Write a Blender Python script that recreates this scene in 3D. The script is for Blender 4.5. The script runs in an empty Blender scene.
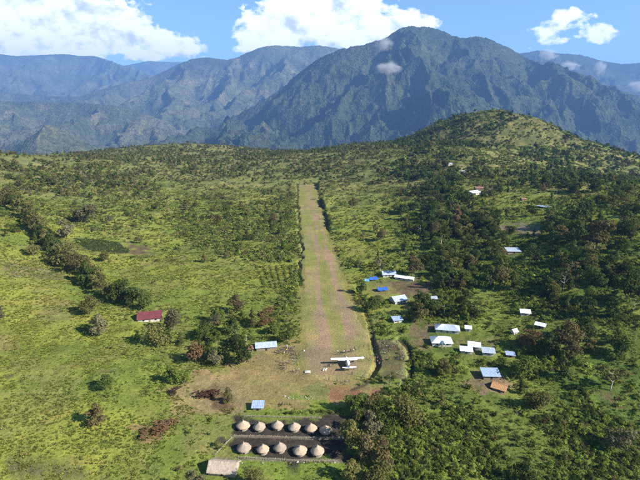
import bpy, bmesh, math, random
import numpy as np
from mathutils import Vector, Matrix

random.seed(7)
rng = np.random.default_rng(11)
SC = bpy.context.scene
COL = SC.collection
R = math.radians

# ------------------------------------------------------------------ camera
CAM_H = 115.0
F = 481.0                      # focal length in photo pixels (640 wide)
PITCH = R(14.8)
cam_d = bpy.data.cameras.new('camera')
cam = bpy.data.objects.new('camera', cam_d)
COL.objects.link(cam)
cam.location = (0, 0, CAM_H)
cam.rotation_euler = (R(90) - PITCH, 0, 0)
cam_d.sensor_width = 36.0
cam_d.lens = 36.0 * F / 640.0
cam_d.clip_start = 1.0
cam_d.clip_end = 60000.0
SC.camera = cam

# ------------------------------------------------------------------ exposure / renderer
SC.view_settings.view_transform = 'Standard'
SC.view_settings.look = 'None'
SC.view_settings.exposure = 1.33
SC.view_settings.gamma = 1.0
SC.view_settings.use_curve_mapping = False
SC.cycles.use_denoising = True
SC.cycles.max_bounces = 5
SC.cycles.diffuse_bounces = 2
SC.cycles.glossy_bounces = 2
SC.cycles.transmission_bounces = 2
SC.cycles.volume_bounces = 0
SC.cycles.transparent_max_bounces = 8
SC.cycles.caustics_reflective = False
SC.cycles.caustics_refractive = False

# ------------------------------------------------------------------ node helpers
def setup_nodes(nt):
    nt.nodes.clear()
    N, L = nt.nodes, nt.links
    def node(t, **kw):
        n = N.new(t)
        for k, v in kw.items():
            setattr(n, k, v)
        return n
    def put(sock, v):
        if isinstance(v, bpy.types.NodeSocket):
            L.new(v, sock)
        else:
            if hasattr(sock.default_value, '__len__') and not hasattr(v, '__len__'):
                v = (v, v, v, 1)[:len(sock.default_value)]
            if hasattr(v, '__len__') and len(v) == 3 and len(sock.default_value) == 4:
                v = (*v, 1)
            sock.default_value = v
    def math_(op, a, b=0.0, c=0.0, clamp=False):
        n = node('ShaderNodeMath', operation=op, use_clamp=clamp)
        put(n.inputs[0], a); put(n.inputs[1], b); put(n.inputs[2], c)
        return n.outputs[0]
    def mix(f, a, b, mode='MIX'):
        n = node('ShaderNodeMix', data_type='RGBA', blend_type=mode)
        put(n.inputs[0], f); put(n.inputs[6], a); put(n.inputs[7], b)
        return n.outputs[2]
    def ramp(f, stops):
        n = node('ShaderNodeValToRGB')
        e = n.color_ramp.elements
        while len(e) < len(stops):
            e.new(0.5)
        for i, (p, c) in enumerate(stops):
            e[i].position = p
            e[i].color = (c, c, c, 1) if not hasattr(c, '__len__') else (*c, 1)
        put(n.inputs[0], f)
        return n.outputs[0]
    def noise(vec, scale, detail=3, rough=0.55, dist=0.0):
        n = node('ShaderNodeTexNoise')
        if vec is not None:
            L.new(vec, n.inputs['Vector'])
        n.inputs['Scale'].default_value = scale
        n.inputs['Detail'].default_value = detail
        n.inputs['Roughness'].default_value = rough
        n.inputs['Distortion'].default_value = dist
        return n.outputs[0]
    return node, put, math_, mix, ramp, noise, L

# ------------------------------------------------------------------ world: clear sky with cumulus
SUN_EL = R(32.0)
SUN_DIR = Vector((math.cos(R(-24)) * math.cos(SUN_EL), math.sin(R(-24)) * math.cos(SUN_EL), math.sin(SUN_EL)))
world = bpy.data.worlds.new('World')
SC.world = world
world.use_nodes = True
node, put, math_, mix, ramp, noise, L = setup_nodes(world.node_tree)
sky = node('ShaderNodeTexSky', sky_type='NISHITA', sun_disc=False, sun_elevation=SUN_EL,
           sun_rotation=math.atan2(SUN_DIR.x, SUN_DIR.y), altitude=1600.0, air_density=1.0, dust_density=0.6, ozone_density=1.5)
tc = node('ShaderNodeTexCoord')
sep = node('ShaderNodeSeparateXYZ')
L.new(tc.outputs['Generated'], sep.inputs[0])
dx, dy, dz = sep.outputs
AZ = math_('MULTIPLY', math_('ARCTAN2', dx, dy), 180 / math.pi)        # degrees, 0 = straight ahead
EL = math_('MULTIPLY', math_('ARCSINE', dz), 180 / math.pi)
cmap = node('ShaderNodeCombineXYZ')
put(cmap.inputs[0], dx); put(cmap.inputs[1], dy); put(cmap.inputs[2], math_('MULTIPLY', dz, 1.45))
cv = cmap.outputs[0]
big = noise(cv, 15.0, 8, 0.58, 0.0)
fine = noise(cv, 52.0, 4, 0.5, 0.0)
cov = noise(cv, 3.1, 2, 0.5)
def bump2(az, el, ra, re, w):
    a = math_('DIVIDE', math_('SUBTRACT', AZ, az), ra)
    e = math_('DIVIDE', math_('SUBTRACT', EL, el), re)
    r2 = math_('ADD', math_('MULTIPLY', a, a), math_('MULTIPLY', e, e))
    return math_('MULTIPLY', math_('EXPONENT', math_('MULTIPLY', r2, -1.0)), w)
# cumulus heads standing over the ranges (azimuth, elevation, half sizes, weight)
CUMULUS = [(-31, 8.4, 7.5, 4.6, .62), (-22, 8.2, 6.0, 2.6, .55), (-15.5, 6.6, 5.0, 1.6, .42), (-38, 10, 7, 5, .6),
           (-25.5, 11.5, 2.5, 2.0, .25),
           (-2.5, 10.0, 4.6, 4.0, .60), (5.0, 9.5, 4.6, 3.2, .60), (10.5, 8.8, 3.2, 2.0, .40), (2, 13.5, 4.5, 2.5, .45), (-7.0, 8.0, 2.5, 2.2, .30),
           (28.3, 7.6, 1.7, 1.7, .46), (24.4, 7.4, 1.9, 1.6, .40), (26, 9.2, 2.0, .7, .3), (48, 8, 8, 4, .5), (70, 9, 9, 5, .5), (-60, 9, 9, 4, .5),
           (-95, 9, 12, 5, .5), (110, 8, 12, 5, .5), (150, 9, 12, 5, .5), (-140, 8, 14, 5, .5)]
tot = None
for c in CUMULUS:
    b = bump2(*c)
    tot = b if tot is None else math_('ADD', tot, b)
tot = math_('MINIMUM', tot, 0.68)
n0 = math_('ADD', math_('MULTIPLY', math_('SUBTRACT', big, 0.5), 1.15), math_('MULTIPLY', math_('SUBTRACT', fine, 0.5), 0.44))
dens = math_('ADD', tot, n0)
mask = ramp(dens, [(0.28, 0.0), (0.322, .5), (0.395, 1.0)])
# grey undersides: the same field looked up a little towards the sun gives self-shading of the heads
off = node('ShaderNodeVectorMath', operation='ADD')
L.new(cv, off.inputs[0]); off.inputs[1].default_value = (0.014, -0.003, 0.022)
big2 = noise(off.outputs[0], 15.0, 8, 0.58, 0.0)
shade = math_('ADD', math_('MULTIPLY', math_('SUBTRACT', big, big2), 3.6), 0.60, clamp=True)
ccol = ramp(shade, [(0.0, (0.50, 0.55, 0.63)), (0.36, (0.80, 0.84, 0.90)), (0.62, (1.0, 1.0, 1.0))])
bg1 = node('ShaderNodeBackground'); put(bg1.inputs[0], mix(1.0, sky.outputs[0], (0.92, 1.14, 1.16), 'MULTIPLY')); bg1.inputs[1].default_value = 0.066
bg2 = node('ShaderNodeBackground'); put(bg2.inputs[0], ccol); bg2.inputs[1].default_value = 0.76
ms = node('ShaderNodeMixShader'); put(ms.inputs[0], mask)
L.new(bg1.outputs[0], ms.inputs[1]); L.new(bg2.outputs[0], ms.inputs[2])
wo = node('ShaderNodeOutputWorld'); L.new(ms.outputs[0], wo.inputs[0])

# ------------------------------------------------------------------ sun
sd = bpy.data.lights.new('sun', 'SUN')
sd.energy = 5.0; sd.angle = R(0.53); sd.color = (1.0, 0.93, 0.82)
sun = bpy.data.objects.new('sun', sd); COL.objects.link(sun)
sun.rotation_euler = SUN_DIR.to_track_quat('Z', 'Y').to_euler()
sun.location = SUN_DIR * 800

# ------------------------------------------------------------------ numpy noise
_perm = np.random.default_rng(5).permutation(4096)
_rv = np.random.default_rng(6).random(4096)
def vnoise(x, y, seed=0):
    xi = np.floor(x).astype(np.int64); yi = np.floor(y).astype(np.int64)
    fx = x - xi; fy = y - yi
    fx = fx * fx * fx * (fx * (fx * 6 - 15) + 10); fy = fy * fy * fy * (fy * (fy * 6 - 15) + 10)
    def h(a, b):
        return _rv[_perm[(_perm[(a + seed * 131) & 4095] + b) & 4095]]
    a = h(xi, yi); b = h(xi + 1, yi); c = h(xi, yi + 1); d = h(xi + 1, yi + 1)
    return (a + (b - a) * fx) * (1 - fy) + (c + (d - c) * fx) * fy
def fbm(x, y, s, octv=4, seed=0, gain=0.5):
    x = np.asarray(x, float) / s; y = np.asarray(y, float) / s
    t = 0; a = 1; n = 0
    for o in range(octv):
        t = t + a * vnoise(x + 17.3 * o, y - 9.1 * o, seed + o); n += a
        a *= gain; x = x * 2.03; y = y * 2.03
    return t / n
def ridged(x, y, octv=5, seed=0, gain=0.5):
    t = 0; a = 1; n = 0
    for o in range(octv):
        v = 1 - np.abs(2 * vnoise(x + 31.7 * o, y + 11.9 * o, seed + o) - 1)
        t = t + a * v * v; n += a
        a *= gain; x = x * 2.07; y = y * 2.07
    return t / n
def sstep(a, b, x):
    t = np.clip((x - a) / (b - a), 0, 1)
    return t * t * (3 - 2 * t)
def lerp(a, b, t):
    return a + (b - a) * t

# ------------------------------------------------------------------ photo geometry
CP, SP = math.cos(PITCH), math.sin(PITCH)
def ray(px, py):
    u = (np.asarray(px, float) - 320) / F; v = -(np.asarray(py, float) - 240) / F
    return u, CP + SP * v, -SP + CP * v            # world direction
def project(x, y, z):
    z = z - CAM_H
    d = y * CP - z * SP
    d = np.maximum(d, 1e-3)
    up = y * SP + z * CP
    return 320 + F * x / d, 240 - F * up / d
def at_y(px, py, Y):
    u, f, w = ray(px, py)
    return u / f * Y, Y, CAM_H + w / f * Y

# ------------------------------------------------------------------ terrain: thin plate through sighted points
ctrl = []
def cp_h(px, py, h):
    u, f, w = ray(px, py); t = (h - CAM_H) / w
    ctrl.append((u * t, f * t, h))
def cp_d(px, py, Y):
    ctrl.append(at_y(px, py, Y))
for q in [(305, 360, 0), (372, 355, 0), (338, 380, 0), (304, 300, 0), (348, 290, 0), (302, 245, 0), (330, 245, .5), (299, 190, 1), (315, 189, 2),
          (338, 330, 0), (280, 440, -1), (220, 470, -1), (340, 470, -2), (265, 345, 0), (150, 315, 2), (0, 440, 4), (0, 330, 9), (0, 260, 17), (60, 265, 7),
          (0, 215, 27), (60, 200, 16), (120, 240, 5), (120, 200, 8), (220, 280, 1), (240, 215, 1), (200, 185, 6), (450, 460, -3), (640, 470, -6), (640, 400, 0),
          (640, 330, 10), (560, 350, 3), (480, 345, 1), (400, 300, 0), (430, 250, 4), (400, 215, 5), (508, 250, 12), (600, 240, 24), (473, 195, 20),
          (530, 225, 19), (640, 215, 32), (360, 220, 3), (350, 180, 8), (420, 180, 18)]:
    cp_h(*q)
for q in [(-60, 150, 800), (0, 154, 900), (30, 160, 1250), (60, 157, 1400), (130, 148, 1600), (200, 144, 1650), (260, 151, 1600), (300, 153, 1500), (350, 145, 1500),
          (385, 143, 1400), (405, 141, 1350), (430, 139, 1320), (460, 137, 1300), (490, 135, 1290), (515, 135, 1290), (535, 135, 1270), (560, 138, 1230), (580, 141, 1200), (640, 157, 1150), (720, 185, 1100),
          (450, 150, 900), (540, 160, 900), (600, 180, 850), (450, 143, 1130), (520, 145, 1100)]:
    cp_d(*q)
for u in (-.9, -.6, -.3, 0, .3, .6, .9):
    ctrl.append((u * 2300, 2300, -160)); ctrl.append((u * 3000, 3000, -330)); ctrl.append((u * 3600, 3600, -400))
for u in (-1.2, -.4, .4, 1.2):
    ctrl.append((u * 90, 60, -2))
ctrl += [(1300, 900, -120), (1900, 1500, -250), (-1500, 1000, 60), (-700, 450, 40), (700, 450, 30)]
C = np.array(ctrl)
CX, CZ = C[:, :2] / 1000.0, C[:, 2]
def _k(r2):
    return 0.5 * r2 * np.log(r2 + 1e-12)
n = len(CX)
d2 = ((CX[:, None] - CX[None]) ** 2).sum(-1)
A = np.zeros((n + 3, n + 3))
A[:n, :n] = _k(d2) + np.eye(n) * 2e-4
A[:n, n] = 1; A[:n, n + 1:] = CX; A[n, :n] = 1; A[n + 1:, :n] = CX.T
W = np.linalg.solve(A, np.concatenate([CZ, np.zeros(3)]))
def tps(x, y):
    x = np.asarray(x, float) / 1000; y = np.asarray(y, float) / 1000
    s = W[n] + W[n + 1] * x + W[n + 2] * y
    for i in range(n):
        s = s + W[i] * _k((x - CX[i, 0]) ** 2 + (y - CX[i, 1]) ** 2)
    return s

# airstrip edges sighted on the plateau
def flat(px, py, h=0.0):
    u, f, w = ray(px, py); t = (h - CAM_H) / w
    return u * t, f * t
SL = np.array([flat(*p) for p in [(303, 366), (304, 335), (304.5, 282), (302.5, 240), (299.5, 205), (298.5, 186)]])
SR = np.array([flat(*p) for p in [(374, 366), (367, 335), (344, 282), (329, 240), (319.5, 205), (315.5, 186)]])
STRIP_Y0, STRIP_Y1 = SL[0, 1], SL[-1, 1]
def strip_edges(y):
    return np.interp(y, SL[:, 1], SL[:, 0]), np.interp(y, SR[:, 1], SR[:, 0])
APX, APY = flat(338, 366)          # centre of the turning circle at the near end
APR = 17.0
def strip_dist(x, y):
    """metres outside the strip (negative inside)"""
    l, r = strip_edges(np.clip(y, STRIP_Y0, STRIP_Y1))
    d = np.maximum(l - x, x - r)
    d = np.maximum(d, np.maximum(STRIP_Y0 - y, y - STRIP_Y1))
    return np.minimum(d, np.hypot(x - APX, (y - APY) / 0.8) - APR)
def strip_z(y):
    return np.interp(y, [0, 230, 400, 600, 780, 900], [0, 0, .1, .6, 1.6, 2.2])

DITCH = [[flat(*p) for p in [(371, 336), (375.5, 350), (377.5, 364), (371, 377)]], [flat(*p) for p in [(399, 338), (408, 347), (412, 360), (410, 372), (403, 387)]],
         [flat(*p) for p in [(356, 286), (362, 302), (370, 326), (373, 338)]]]
def ditch(x, y):
    z = np.zeros(np.shape(x))
    for L_, dp in zip(DITCH, (2.0, 1.3, .8)):
        d = np.full(np.shape(x), 1e9)
        for p, q in zip(L_[:-1], L_[1:]):
            ex, ey = q[0] - p[0], q[1] - p[1]
            t = np.clip(((x - p[0]) * ex + (y - p[1]) * ey) / (ex * ex + ey * ey), 0, 1)
            d = np.minimum(d, np.hypot(x - p[0] - t * ex, y - p[1] - t * ey))
        z = np.maximum(z, dp * sstep(2.2, .7, d + (fbm(x, y, 3, 2, 47) - .5) * 1.6))
    return z
def H(x, y):
    x = np.asarray(x, float); y = np.asarray(y, float)
    z = tps(x, y)
    r = np.hypot(x, y)
    z = np.where(r > 2600, lerp(z, -420, sstep(2600, 4200, r)), z)
    rough = (fbm(x, y, 90, 4, 3) - .5) * 9 * sstep(300, 1100, r) + (fbm(x, y, 34, 4, 9) - .5) * lerp(2.4, 9, sstep(250, 1200, r))
    fine_ = (fbm(x, y, 4.2, 3, 21) - .5) * 0.9
    sdst = strip_dist(x, y)
    k = sstep(3, 45, sdst)
    calm = sstep(2, 26, np.hypot((x - flat(290, 400)[0]) / 1.7, y - flat(290, 420)[1]) - 26)
    # big hill on the right: gullies on its near face
    hillx, hilly, _ = at_y(490, 113, 1290)
    hd = np.hypot(x - hillx, y - hilly)
    z = z + 59 * np.clip(1 - (np.hypot((x - hillx) / 1.0, (y - hilly) * 1.05) / 225) ** 2, 0, 1) ** 1.15
    rough = rough + (ridged(x / 160 + .3, y / 260, 4, 40) - .5) * 12 * sstep(420, 120, hd) * sstep(1330, 1150, y)
    z2 = lerp(strip_z(y), z + (rough + fine_) * lerp(.35, 1, calm), k)
    # cut bank right of the far half, ditch on the left side
    _, rr = strip_edges(np.clip(y, STRIP_Y0, STRIP_Y1))
    ll, _ = strip_edges(np.clip(y, STRIP_Y0, STRIP_Y1))
    inl = sstep(STRIP_Y0 + 5, STRIP_Y0 + 30, y) * sstep(STRIP_Y1 + 40, STRIP_Y1, y)
    jag = (fbm(x, y, 14, 4, 33) - .5) * 8
    bank = sstep(440, 520, y) * inl * (.35 + .9 * sstep(.35, .6, fbm(x, y, 30, 3, 39)))
    dr = x - rr + jag
    z2 = z2 + bank * (4.2 * sstep(2.5, 5.0, dr) * sstep(60, 15, dr) - 1.3 * sstep(0.2, 1.5, dr) * sstep(4.5, 3.0, dr))
    dl = ll - x + jag
    z2 = z2 - inl * 1.6 * sstep(0.5, 1.6, dl) * sstep(4.6, 3.2, dl) * sstep(300, 330, y)
    return z2 - ditch(x, y)

def ground_at(px, py):
    """where the sight line through a photo pixel meets the land"""
    u, f, w = ray(px, py)
    Y = np.geomspace(110, 2500, 900)
    z = H(u / f * Y, Y)
    lz = CAM_H + w / f * Y
    i = np.argmax(lz <= z)
    if i == 0:
        i = len(Y) - 1
    a, b = Y[i - 1], Y[i]
    for _ in range(3):
        ys = np.linspace(a, b, 9)
        g = (CAM_H + w / f * ys) <= H(u / f * ys, ys)
        j = max(1, int(np.argmax(g)))
        a, b = ys[j - 1], ys[j]
    Y = .5 * (a + b)
    return Vector((u / f * Y, Y, float(H(np.array([u / f * Y]), np.array([Y]))[0])))
def hz(x, y):
    return float(H(np.array([x]), np.array([y]))[0])

def inpoly(px, py, poly):
    c = np.zeros(np.shape(px), bool)
    j = len(poly) - 1
    for i in range(len(poly)):
        xi, yi = poly[i]; xj, yj = poly[j]
        if yi != yj:
            c ^= ((yi > py) != (yj > py)) & (px < (xj - xi) * (py - yi) / (yj - yi) + xi)
        j = i
    return c

# ------------------------------------------------------------------ object helpers
def tag(o, label=None, cat=None, group=None, kind=None):
    if label: o['label'] = label
    if cat: o['category'] = cat
    if group: o['group'] = group
    if kind: o['kind'] = kind
    return o
def link(name, me, parent=None, mat=None):
    o = bpy.data.objects.new(name, me)
    COL.objects.link(o)
    if parent: o.parent = parent
    if mat: me.materials.append(mat)
    return o
def empty(name, loc, rz=0.0):
    o = bpy.data.objects.new(name, None); COL.objects.link(o)
    o.location = loc; o.rotation_euler = (0, 0, rz); o.empty_display_size = .5
    return o
def grid_mesh(name, P, smooth=True):
    """P: rows x cols x 3"""
    r, c, _ = P.shape
    me = bpy.data.meshes.new(name)
    me.vertices.add(r * c)
    me.vertices.foreach_set('co', P.reshape(-1).astype(np.float32))
    idx = np.arange(r * c).reshape(r, c)
    q = np.stack([idx[:-1, :-1], idx[:-1, 1:], idx[1:, 1:], idx[1:, :-1]], -1).reshape(-1)
    nf = (r - 1) * (c - 1)
    me.loops.add(nf * 4); me.polygons.add(nf)
    me.loops.foreach_set('vertex_index', q.astype(np.int32))
    me.polygons.foreach_set('loop_start', np.arange(0, nf * 4, 4, dtype=np.int32))
    me.polygons.foreach_set('use_smooth', np.full(nf, smooth))
    me.update(calc_edges=True)
    return me
def color_attr(me, name, col):
    a = me.attributes.new(name, 'FLOAT_COLOR', 'POINT')
    c4 = np.ones((len(me.vertices), 4), np.float32); c4[:, :3] = col
    a.data.foreach_set('color', c4.reshape(-1))

class MB:
    """collects shapes into ONE mesh"""
    def __init__(s):
        s.v = []; s.f = []
    def add(s, vs, fs):
        o = len(s.v); s.v += [tuple(v) for v in vs]; s.f += [tuple(o + i for i in f) for f in fs]
        return s
    def box(s, x0, x1, y0, y1, z0, z1):
        return s.add([(x0, y0, z0), (x1, y0, z0), (x1, y1, z0), (x0, y1, z0), (x0, y0, z1), (x1, y0, z1), (x1, y1, z1), (x0, y1, z1)],
                     [(0, 3, 2, 1), (4, 5, 6, 7), (0, 1, 5, 4), (1, 2, 6, 5), (2, 3, 7, 6), (3, 0, 4, 7)])
    def tube(s, pts, rad, k=6, cap=True):
        pts = [Vector(p) for p in pts]
        if not hasattr(rad, '__len__'): rad = [rad] * len(pts)
        rings = []
        for i, p in enumerate(pts):
            d = (pts[min(i + 1, len(pts) - 1)] - pts[max(i - 1, 0)]).normalized()
            a = d.orthogonal().normalized() if abs(d.z) < .95 else Vector((1, 0, 0))
            a = (a - d * a.dot(d)).normalized(); b = d.cross(a)
            rings.append([p + (a * math.cos(t) + b * math.sin(t)) * rad[i] for t in [2 * math.pi * j / k for j in range(k)]])
        vs = [v for r in rings for v in r]
        fs = [(i * k + j, i * k + (j + 1) % k, (i + 1) * k + (j + 1) % k, (i + 1) * k + j) for i in range(len(pts) - 1) for j in range(k)]
        if cap:
            fs += [tuple(range(k))[::-1], tuple((len(pts) - 1) * k + j for j in range(k))]
        return s.add(vs, fs)
    def loft(s, rings, cap=True):
        k = len(rings[0])
        vs = [v for r in rings for v in r]
        fs = [(i * k + j, i * k + (j + 1) % k, (i + 1) * k + (j + 1) % k, (i + 1) * k + j) for i in range(len(rings) - 1) for j in range(k)]
        if cap:
            fs += [tuple(range(k))[::-1], tuple((len(rings) - 1) * k + j for j in range(k))]
        return s.add(vs, fs)
    def mesh(s, name, smooth=False):
        me = bpy.data.meshes.new(name)
        me.from_pydata(s.v, [], s.f); me.update()
        if smooth:
            me.polygons.foreach_set('use_smooth', [True] * len(me.polygons))
        return me
    def build(s, name, mat, parent=None, smooth=False):
        return link(name, s.mesh(name, smooth), parent, mat)

# ------------------------------------------------------------------ materials
def plain(name, col, rough=.7, metal=0.0, var=.25, scale=3.0, bump=0.0, spec=.3):
    m = bpy.data.materials.new(name); m.use_nodes = True
    node, put, math_, mix, ramp, noise, L = setup_nodes(m.node_tree)
    tc = node('ShaderNodeTexCoord')
    nz = noise(tc.outputs['Object'], scale, 5, .62)
    f = ramp(nz, [(.25, 1 - var), (.75, 1 + var)])
    b = node('ShaderNodeBsdfPrincipled')
    put(b.inputs['Base Color'], mix(1.0, (*col,), f, 'MULTIPLY'))
    b.inputs['Roughness'].default_value = rough; b.inputs['Metallic'].default_value = metal
    b.inputs['Specular IOR Level'].default_value = spec
    if bump:
        bn = node('ShaderNodeBump'); bn.inputs['Strength'].default_value = bump; bn.inputs['Distance'].default_value = .05
        put(bn.inputs['Height'], noise(tc.outputs['Object'], scale * 5, 3)); L.new(bn.outputs[0], b.inputs['Normal'])
    o = node('ShaderNodeOutputMaterial'); L.new(b.outputs[0], o.inputs[0])
    return m

def foliage_mat(name, use_tint=True, col=(.05, .08, .02), transl=.3):
    """leaf clumps; the plant's own leaf colour comes from its 'tint' value"""
    m = bpy.data.materials.new(name); m.use_nodes = True
    node, put, math_, mix, ramp, noise, L = setup_nodes(m.node_tree)
    at = node('ShaderNodeAttribute', attribute_type='INSTANCER', attribute_name='tint')
    oi = node('ShaderNodeObjectInfo')
    tc = node('ShaderNodeTexCoord')
    nz = noise(tc.outputs['Object'], 1.3, 3, .65)
    base = at.outputs['Color'] if use_tint else (*col, 1)
    c = mix(1.0, base, ramp(oi.outputs['Random'], [(0, .72), (1, 1.3)]), 'MULTIPLY')
    c = mix(1.0, c, ramp(nz, [(.3, (.62, .66, .6)), (.7, (1.4, 1.34, 1.2))]), 'MULTIPLY')
    d = node('ShaderNodeBsdfDiffuse'); put(d.inputs[0], c)
    t = node('ShaderNodeBsdfTranslucent'); put(t.inputs[0], mix(1.0, c, (1.15, 1.25, .6), 'MULTIPLY'))
    ms = node('ShaderNodeMixShader'); ms.inputs[0].default_value = transl
    L.new(d.outputs[0], ms.inputs[1]); L.new(t.outputs[0], ms.inputs[2])
    o = node('ShaderNodeOutputMaterial'); L.new(ms.outputs[0], o.inputs[0])
    return m

def ground_mat():
    m = bpy.data.materials.new('ground'); m.use_nodes = True
    node, put, math_, mix, ramp, noise, L = setup_nodes(m.node_tree)
    at = node('ShaderNodeAttribute', attribute_name='soil')
    g = node('ShaderNodeNewGeometry')
    n1 = noise(g.outputs['Position'], .9, 5, .7)
    n2 = noise(g.outputs['Position'], .09, 5, .65)
    n3 = noise(g.outputs['Position'], .02, 4, .6)
    c = mix(1.0, at.outputs['Color'], ramp(n1, [(.3, .66), (.7, 1.34)]), 'MULTIPLY')
    c = mix(1.0, c, ramp(n2, [(.3, (.74, .78, .8)), (.7, (1.25, 1.2, 1.1))]), 'MULTIPLY')
    c = mix(1.0, c, ramp(n3, [(.3, (.85, .92, .9)), (.7, (1.15, 1.07, 1.0))]), 'MULTIPLY')
    b = node('ShaderNodeBsdfDiffuse'); put(b.inputs[0], c)
    bn = node('ShaderNodeBump'); bn.inputs['Strength'].default_value = .8; bn.inputs['Distance'].default_value = .5
    put(bn.inputs['Height'], n1); L.new(bn.outputs[0], b.inputs['Normal'])
    o = node('ShaderNodeOutputMaterial'); L.new(b.outputs[0], o.inputs[0])
    return m

def forest_mat(name, a, b_, scale=.055, far=1.0):
    """closed rain forest canopy seen from kilometres away"""
    m = bpy.data.materials.new(name); m.use_nodes = True
    node, put, math_, mix, ramp, noise, L = setup_nodes(m.node_tree)
    g = node('ShaderNodeNewGeometry')
    vo = node('ShaderNodeTexVoronoi', feature='F1'); vo.inputs['Scale'].default_value = scale
    L.new(g.outputs['Position'], vo.inputs['Vector'])
    vo2 = node('ShaderNodeTexVoronoi', feature='F1'); vo2.inputs['Scale'].default_value = scale * .37
    L.new(g.outputs['Position'], vo2.inputs['Vector'])
    n1 = noise(g.outputs['Position'], .0016, 6, .62)
    n2 = noise(g.outputs['Position'], .012, 5, .65)
    c = mix(ramp(n1, [(.38, 0.0), (.66, 1.0)]), a, b_)
    c = mix(1.0, c, ramp(n2, [(.3, .82), (.7, 1.2)]), 'MULTIPLY')
    sepc = node('ShaderNodeSeparateColor'); L.new(vo.outputs['Color'], sepc.inputs[0])
    c = mix(1.0, c, ramp(sepc.outputs[0], [(0, .62), (1, 1.42)]), 'MULTIPLY')
    b = node('ShaderNodeBsdfDiffuse'); put(b.inputs[0], c)
    h = math_('ADD', math_('MULTIPLY', vo.outputs['Distance'], -1.0), math_('MULTIPLY', vo2.outputs['Distance'], -.35))
    h = math_('ADD', h, math_('MULTIPLY', n2, .8))
    bn = node('ShaderNodeBump'); bn.inputs['Strength'].default_value = 1.0; bn.inputs['Distance'].default_value = 14.0 * far
    put(bn.inputs['Height'], h); L.new(bn.outputs[0], b.inputs['Normal'])
    o = node('ShaderNodeOutputMaterial'); L.new(b.outputs[0], o.inputs[0])
    return m

M_LEAF = foliage_mat('leaf_clumps')
M_GRASS = foliage_mat('grass_blades', transl=.45)
M_BARK = plain('bark', (.12, .095, .07), .9, var=.35, scale=2)
M_PALEBARK = plain('pale_bark', (.36, .33, .28), .9, var=.3, scale=2)
M_GROUND = ground_mat()

# ------------------------------------------------------------------ ground sheet
cols = np.concatenate([np.linspace(-260, -60, 50)[:-1], np.arange(-60, 700.1, 1.06), np.linspace(700, 900, 50)[1:]])
rows = np.concatenate([np.geomspace(45, 140, 24)[:-1], np.geomspace(140, 1750, 600), np.geomspace(1750, 34000, 70)[1:]])
u_, f_, w_ = ray(cols, np.full_like(cols, 200.0))
tanu = (cols - 320) / F / (CP + SP * (40 / F))
GX = tanu[None, :] * rows[:, None]; GY = np.repeat(rows[:, None], len(cols), 1)
GZ = H(GX, GY)
PX, PY = project(GX, GY, GZ)
me = grid_mesh('ground', np.stack([GX, GY, GZ], -1))
gx, gy, gz = GX.ravel(), GY.ravel(), GZ.ravel()
px, py = PX.ravel(), PY.ravel()
wx = px + (fbm(gx, gy, 9, 4, 51) - .5) * 34 * np.clip((py - 100) / 250, .2, 1.4)
wy = py + (fbm(gx, gy, 9, 4, 57) - .5) * 24 * np.clip((py - 100) / 250, .2, 1.4)

GRASS_Y = np.array([.168, .182, .040]); GRASS_G = np.array([.112, .146, .033]); GRASS_O = np.array([.15, .145, .050])
DARK_G = np.array([.040, .060, .016]); DRY = np.array([.19, .145, .075]); SOIL = np.array([.12, .085, .06])
col = np.empty((len(gx), 3))
a = fbm(gx, gy, 46, 5, 61)[:, None]; b = fbm(gx, gy, 15, 5, 67)[:, None]; c = fbm(gx, gy, 120, 4, 71)[:, None]
col[:] = lerp(GRASS_G, GRASS_Y, sstep(.36, .60, a))
col = lerp(col, GRASS_O, sstep(.50, .70, b) * .7)
col = lerp(col, DRY, sstep(.60, .76, fbm(gx, gy, 22, 5, 77)[:, None]) * .3)
right = sstep(345, 420, px)[:, None]
col = lerp(col, lerp(DARK_G * 1.5, GRASS_G * 1.05, sstep(.38, .62, b)), right * .75 * sstep(175, 225, py)[:, None])
farm = sstep(230, 165, py)[:, None]
col = lerp(col, lerp(np.array([.12, .13, .05]), np.array([.15, .145, .065]), sstep(.4, .6, c)), farm * .9)
hd_ = np.hypot(gx - at_y(490, 113, 1290)[0], gy - 1290)[:, None]
col = lerp(col, lerp(np.array([.075, .080, .032]), np.array([.13, .125, .048]), sstep(.42, .6, b)), sstep(260, 200, hd_) * .9)
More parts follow.
